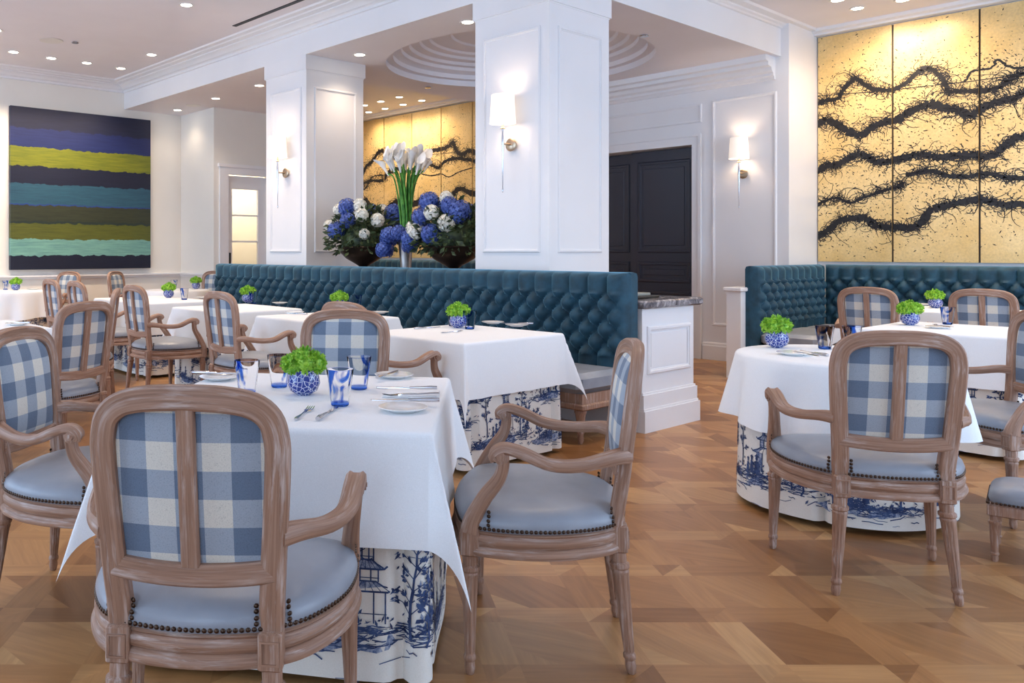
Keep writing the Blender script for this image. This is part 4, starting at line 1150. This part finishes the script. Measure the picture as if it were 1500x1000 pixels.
ME_PL = MB().lathe([(.001, .001), (.0, .045), (.004, .048), (.012, .078), (.015, .080), (.016, .078), (.007, .05), (.005, .001)], 40).mesh('side_plate', M['china'], 50)
def plate(px, py, label):
    x, y = on_z(px, py, ZT)
    return tag(put('side_plate', ME_PL, None, (x, y, ZT + .001)), label, 'plate', 'white side plates')
def knife_meshes():
    h = MB(); pts = [(0, -.115, .007), (0, -.09, .007), (0, -.05, .006), (0, -.012, .005)]
    h.sweep(pts, [(-.007, -.003), (-.004, -.006), (.004, -.006), (.007, -.003), (.007, .003), (.004, .006), (-.004, .006), (-.007, .003)], (0, 0, 1), [(1, 1), (1.25, 1.1), (.8, .8), (.7, .6)])
    b = MB(); out = [(-.006, -.012), (.005, -.012), (.009, .03), (.009, .09), (.004, .115), (-.004, .110), (-.006, .05)]
    b.add([(x, y, .003) for x, y in out] + [(x * .9, y, .0055) for x, y in out], [tuple(range(6, -1, -1)), tuple(range(7, 14))] + [(i, (i + 1) % 7, 7 + (i + 1) % 7, 7 + i) for i in range(7)])
    return h.mesh('handle', M['steel'], 60), b.mesh('blade', M['steel'], 20)
ME_K = knife_meshes()
def fork_meshes():
    h = MB(); h.sweep([(0, -.105, .005), (0, -.08, .005), (0, -.03, .004), (0, .025, .006), (0, .045, .004)], [(-.006, -.002), (.006, -.002), (.005, .002), (-.005, .002)], (0, 0, 1), [(1, 1), (1.3, 1), (.55, 1), (.6, 1), (2.0, 1)])
    tn = []
    for k in range(4):
        x = -.0105 + .007 * k
        m = MB(); m.sweep([(x, .045, .004), (x, .07, .003), (x, .098, .008)], [(-.002, -.001), (.002, -.001), (.002, .001), (-.002, .001)], (0, 0, 1), [(1, 1), (1, 1), (.5, .8)])
        tn.append(m)
    a = MB()
    for m in tn: a.add(m.v, m.f)
    return h.mesh('handle', M['steel'], 60), a.mesh('tines', M['steel'], 60)
ME_FK = fork_meshes()
def cutlery(kind, p, q, label, dz=0.0):
    # p: pixel of the handle end, q: pixel of the tip
    a = V(on_z(p[0], p[1], ZT)); b = V(on_z(q[0], q[1], ZT)); c = (a + b) / 2; d = b - a
    rz = atan2(-d.x, d.y)
    if kind == 'knife':
        t = thing('table_knife', label, 'knife', (c.x, c.y, ZT + .001 + dz), rz, 'steel table knives'); put('handle', ME_K[0], t); put('blade', ME_K[1], t)
    else:
        t = thing('table_fork', label, 'fork', (c.x, c.y, ZT + .001 + dz), rz, 'steel table forks'); put('handle', ME_FK[0], t); put('tines', ME_FK[1], t)
def napkin(px, py, rz, label, sx=.075, sy=.11):
    x, y = on_z(px, py, ZT)
    mb = MB()
    for k in range(3): mb.cbox(-sx + .003 * k, sx - .002 * k, -sy, sy, .001 + .004 * k, .005 + .004 * k, .0018)
    o = mb.build('folded_napkin', M['napkin'], None, 50, (x, y, ZT)); o.rotation_euler = (0, 0, rz)
    tag(o, label, 'napkin', 'folded white napkins')
NT1 = ' on the front table'
planter(445, 578, 'blue patterned bowl of lime green blooms at the centre of the front table')
glass(362, 577, 'clear blue-edged tumbler closest to the turned-away front armchair' + NT1, 2.2)
glass(409, 567, 'blue streaked tumbler just left of the green blooms' + NT1, -.9)
glass(498, 594, 'tumbler with a broad blue swirl, nearest the viewer' + NT1, 3.6)
glass(526, 570, 'tumbler with one blue side behind the swirled tumbler' + NT1, -.6)
plate(590, 602, 'white side plate at the right-hand front corner' + NT1)
cutlery('knife', (630, 595), (556, 594), 'butter knife lying across the right-hand side plate' + NT1, .014)
plate(577, 553, 'white side plate before the front-facing armchair' + NT1)
cutlery('knife', (553, 560), (582, 549), 'butter knife slanting over the far side plate' + NT1, .014)
cutlery('knife', (643, 571), (548, 569), 'long steel knife lying across the far edge' + NT1)
cutlery('fork', (655, 584), (545, 588), 'steel fork between the right plate and the long knife' + NT1, .016)
cutlery('knife', (462, 619), (497, 595), 'steel knife pointing at the swirled tumbler' + NT1)
cutlery('fork', (432, 617), (458, 597), 'flat silver fork beside the armchair top' + NT1)
napkin(603, 579, R(41 - 90), 'folded white napkin under the fork at the right-hand place' + NT1, .10, .07)
plate(321, 556, 'white side plate at the far left corner' + NT1)
cutlery('knife', (302, 553), (342, 553), 'butter knife on the far left side plate' + NT1, .014)
N2 = ' on the table at the near banquette end'
planter(671, 480, 'blue bowl of lime blooms' + N2, 1)
glass(688, 482, 'blue tumbler before the bowl of blooms' + N2, 3.0); glass(664, 477.5, 'blue tumbler behind the bowl of blooms' + N2, 1)
plate(757, 478, 'white side plate by the banquette corner' + N2); cutlery('knife', (775, 478), (738, 477), 'butter knife on the side plate' + N2, .014)
cutlery('fork', (642, 489), (682, 485), 'steel fork along the near edge' + N2); cutlery('knife', (612, 482), (640, 480), 'steel knife beside the chair top' + N2); plate(722, 474, 'white side plate against the seat edge' + N2)
N3 = ' on the second banquette table'
planter(497, 454, 'blue bowl of lime blooms peeping over a chair top' + N3); plate(556, 459, 'white side plate' + N3); plate(432, 459, 'white side plate near the tablecloth corner' + N3)
cutlery('knife', (450, 461), (420, 459), 'steel knife at the outer edge' + N3); glass(523, 452, 'blue tumbler behind the chair top' + N3)
N4 = ' on the third banquette table'
planter(363, 443, 'blue bowl of lime blooms' + N4, 1); glass(371, 445, 'blue tumbler beside the bowl' + N4, 2.5); plate(410, 445, 'white side plate' + N4); plate(312, 449, 'white side plate at the outer edge' + N4)
N5 = ' on the furthest banquette table'
planter(247, 436, 'blue bowl of lime blooms' + N5); glass(270, 439, 'blue tumbler' + N5, 2.0); plate(195, 437, 'white side plate' + N5); plate(298, 437, 'white side plate nearer the banquette' + N5)
N6 = ' on the table by the glazed door'
planter(287, 423, 'blue bowl of lime blooms' + N6, 1); glass(255, 423, 'blue tumbler' + N6)
N7 = ' on the table below the striped painting'
planter(23, 425, 'blue bowl of lime blooms' + N7); glass(8, 424.3, 'blue tumbler' + N7, 1.0); plate(48, 424, 'white side plate' + N7)
N8 = ' on the table behind the frame-edge armchair'
plate(25, 476, 'white side plate' + N8); cutlery('knife', (45, 477), (10, 475), 'steel knife' + N8, .014)
N9 = ' on the round right-hand table'
planter(1138, 509, 'blue bowl of lime blooms' + N9, 1); glass(1208, 511, 'blue tumbler beside the chair top' + N9, 2.6); glass(1248, 512, 'blue tumbler half hidden by the chair top' + N9, .6)
plate(1163, 520, 'white side plate' + N9); cutlery('fork', (1204, 528), (1158, 519), 'steel fork resting over the plate' + N9, .014); cutlery('knife', (1212, 522), (1172, 514), 'steel knife beside the plate' + N9)
NA = ' on the table behind the round right-hand one'
planter(1333, 476, 'blue bowl of lime blooms' + NA); glass(1388, 475, 'blue tumbler' + NA, 2.8); plate(1376, 481, 'white side plate' + NA); cutlery('fork', (1402, 485), (1360, 478), 'steel fork across the plate' + NA, .014)
NB = ' on the long table before the corner banquette'
planter(1370, 451, 'blue bowl of lime blooms' + NB, 1); plate(1352, 447, 'white side plate' + NB)

# ------------------------------------------------------------------ flower arrangements on the counter
def hydrangea(seed, mat, r=.085, n=95, petal=.017):
    rnd = random.Random(seed); mb = MB(); mb.ball((0, 0, 0), r * .86, 12, 8)
    for k in range(n):
        zz = 1 - 1.75 * (k + .5) / n; a = k * 2.39996; d = V((sqrt(1 - zz * zz) * cos(a), sqrt(1 - zz * zz) * sin(a), zz))
        u = d.orthogonal().normalized(); u.rotate(Matrix.Rotation(rnd.random() * 6, 3, d)); v = d.cross(u); c = d * r * rnd.uniform(.95, 1.08)
        for q in range(4):
            e = u * cos(q * pi / 2) + v * sin(q * pi / 2); f = d.cross(e)
            mb.add([c, c + e * petal * .6 + f * petal * .5 + d * .003, c + e * petal * 1.1, c + e * petal * .6 - f * petal * .5 + d * .003], [(0, 1, 2, 3)])
    return mb.mesh('hydrangea_head', M[mat], 0)
ME_H = [hydrangea(1, 'hydr'), hydrangea(2, 'hydr', .075, 80)]
ME_W = [hydrangea(3, 'whitef', .055, 26, .032), hydrangea(4, 'whitef', .05, 22, .030)]
def leaves(seed, n, R_, zc, rz_):
    rnd = random.Random(seed); mb = MB()
    for _ in range(n):
        zz = rnd.uniform(-.55, 1); a = rnd.uniform(0, 2 * pi); d = V((sqrt(1 - zz * zz) * cos(a), sqrt(1 - zz * zz) * sin(a), zz * .85))
        c = V((0, 0, zc)) + V((d.x * R_, d.y * R_, d.z * rz_)) * rnd.uniform(.55, 1.06)
        t_ = (d + V((rnd.gauss(0, .5), rnd.gauss(0, .5), rnd.gauss(0, .4)))).normalized(); s_ = t_.orthogonal().normalized(); s_.rotate(Matrix.Rotation(rnd.random() * 6, 3, t_)); L = rnd.uniform(.05, .10); w_ = L * .24; up = t_.cross(s_)
        mb.add([c, c + t_ * L * .5 + s_ * w_ + up * .006, c + t_ * L, c + t_ * L * .5 - s_ * w_ + up * .006, c + t_ * L * .5], [(0, 4, 2, 1), (0, 3, 2, 4)])
    return mb
def urn(label, y, seed, heads):
    t = thing('flower_urn', label, 'flower arrangement', (5.74, y, .926), 0, 'flower urns on the counter')
    MB().lathe([(0, .001), (0, .115), (.018, .118), (.03, .10), (.05, .055), (.10, .035), (.16, .032), (.19, .05), (.215, .09), (.27, .185), (.33, .245), (.375, .258), (.385, .268), (.395, .262), (.385, .24), (.33, .20), (.30, .001)], 44).build('bowl', M['bronze'], t)
    lv = leaves(seed, 900, .37, .50, .36); lv.v = [(x, y_, z) for x, y_, z in lv.v]
    f = lv.build('foliage', M['leaf'], t, 0); f['kind'] = 'stuff'
    MB().ball((0, 0, .47), .24, 16, 10, sz=.9).build('foliage_core', M['leaf'], t)
    rnd = random.Random(seed)
    for k, (dy, z, wht) in enumerate(heads):
        rr = .40; x = -sqrt(max(.004, rr * rr - dy * dy - ((z - .50) * 1.05) ** 2)) * .92
        o = put('white_blossom' if wht else 'hydrangea_head', (ME_W if wht else ME_H)[k % 2], t, (x * .75 - dy * .25, dy - x * .0, z), 0)
        o.rotation_euler = (rnd.uniform(-.3, .3), R(-60), rnd.uniform(-.4, .4)); s_ = rnd.uniform(1.0, 1.3); o.scale = (s_,) * 3
    for k in range(9):                       # heads round the far side
        a = rnd.uniform(-1.2, 1.2); z = rnd.uniform(.5, .8); rr = .36 * cos((z - .5) * 2)
        o = put('hydrangea_head' if k % 3 else 'white_blossom', ME_H[0] if k % 3 else ME_W[0], t, (rr * cos(a), rr * sin(a), z)); o.scale = (1.1,) * 3
urn('low bronze urn of blue hydrangeas standing nearer the slimmer column', 6.72, 31, [(.05, .80, 0), (-.03, .66, 0), (.10, .56, 0), (.26, .62, 1), (-.16, .72, 1), (-.22, .52, 1), (.17, .78, 1), (-.30, .66, 1), (-.08, .82, 1)])
urn('low bronze urn of blue hydrangeas partly hidden by the nearer column', 5.42, 47, [(.15, .80, 0), (.17, .66, 0), (-.02, .84, 1), (.26, .56, 1), (.20, .54, 1), (-.10, .76, 0), (-.12, .60, 1), (.02, .50, 0), (-.2, .7, 0), (.05, .70, 1), (.33, .46, 0)])
t = thing('calla_vase', 'tall silver vase of white calla lilies rising between the two urns', 'flower arrangement', (5.74, 6.07, .926))
MB().lathe([(0, .001), (0, .075), (.015, .078), (.03, .05), (.06, .045), (.30, .062), (.42, .075), (.43, .078), (.425, .07), (.30, .055), (.07, .001)], 32).build('vase', M['silver'], t)
def calla(seed):
    rnd = random.Random(seed); a = rnd.uniform(0, 2 * pi); q = sqrt(rnd.random())
    bx, by = .045 * q * cos(a + .5), .045 * q * sin(a + .5); tx, ty = .23 * q * cos(a), .23 * q * sin(a); h = 1.36 - .10 * q + rnd.uniform(-.03, .03)
    pts = crom([(bx, by, .30), (bx * 1.4, by * 1.4, .7), (bx + (tx - bx) * .5, by + (ty - by) * .5, 1.06), (tx, ty, h - .12)], 4)
    s = MB(); s.tube([tuple(p) for p in pts], .0085, 7)
    # spathe: a flaring trumpet with one long pointed lip
    c = V(pts[-1]); d = V((tx * .9, ty * .9, .30)).normalized(); u = d.orthogonal().normalized(); v = d.cross(u); lip = rnd.uniform(0, 6.28)
    f = MB(); rs = []
    for k, (zz, r) in enumerate(((-.03, .008), (.02, .011), (.07, .016), (.11, .025), (.135, .038))):
        ring = []
        for i in range(14):
            th = 2 * pi * i / 14; e = max(0, cos(th - lip)) ** 3 * (k / 4) ** 2 * .06; g = -.035 * max(0, -cos(th - lip)) * (k / 4)
            ring.append(tuple(c + d * (zz + e + g) + (u * cos(th) + v * sin(th)) * (r + e * .4)))
        rs.append(ring)
    f.rings(rs, cap1=False)
    return s.mesh('calla_stem', M['stem'], 60), f.mesh('calla_spathe', M['calla'], 60)
for k in range(42):
    s, f = calla(100 + k)
    o = put('calla_lily', s, t); put('calla_spathe', f, o)
for k, (dx, dy, z) in enumerate(((-.13, .10, .50), (-.15, -.06, .52), (-.14, .16, .36), (-.10, -.16, .40), (-.05, .20, .47))):
    o = put('hydrangea_head', ME_H[k % 2], t, (dx, dy, z)); o.scale = (1.05,) * 3
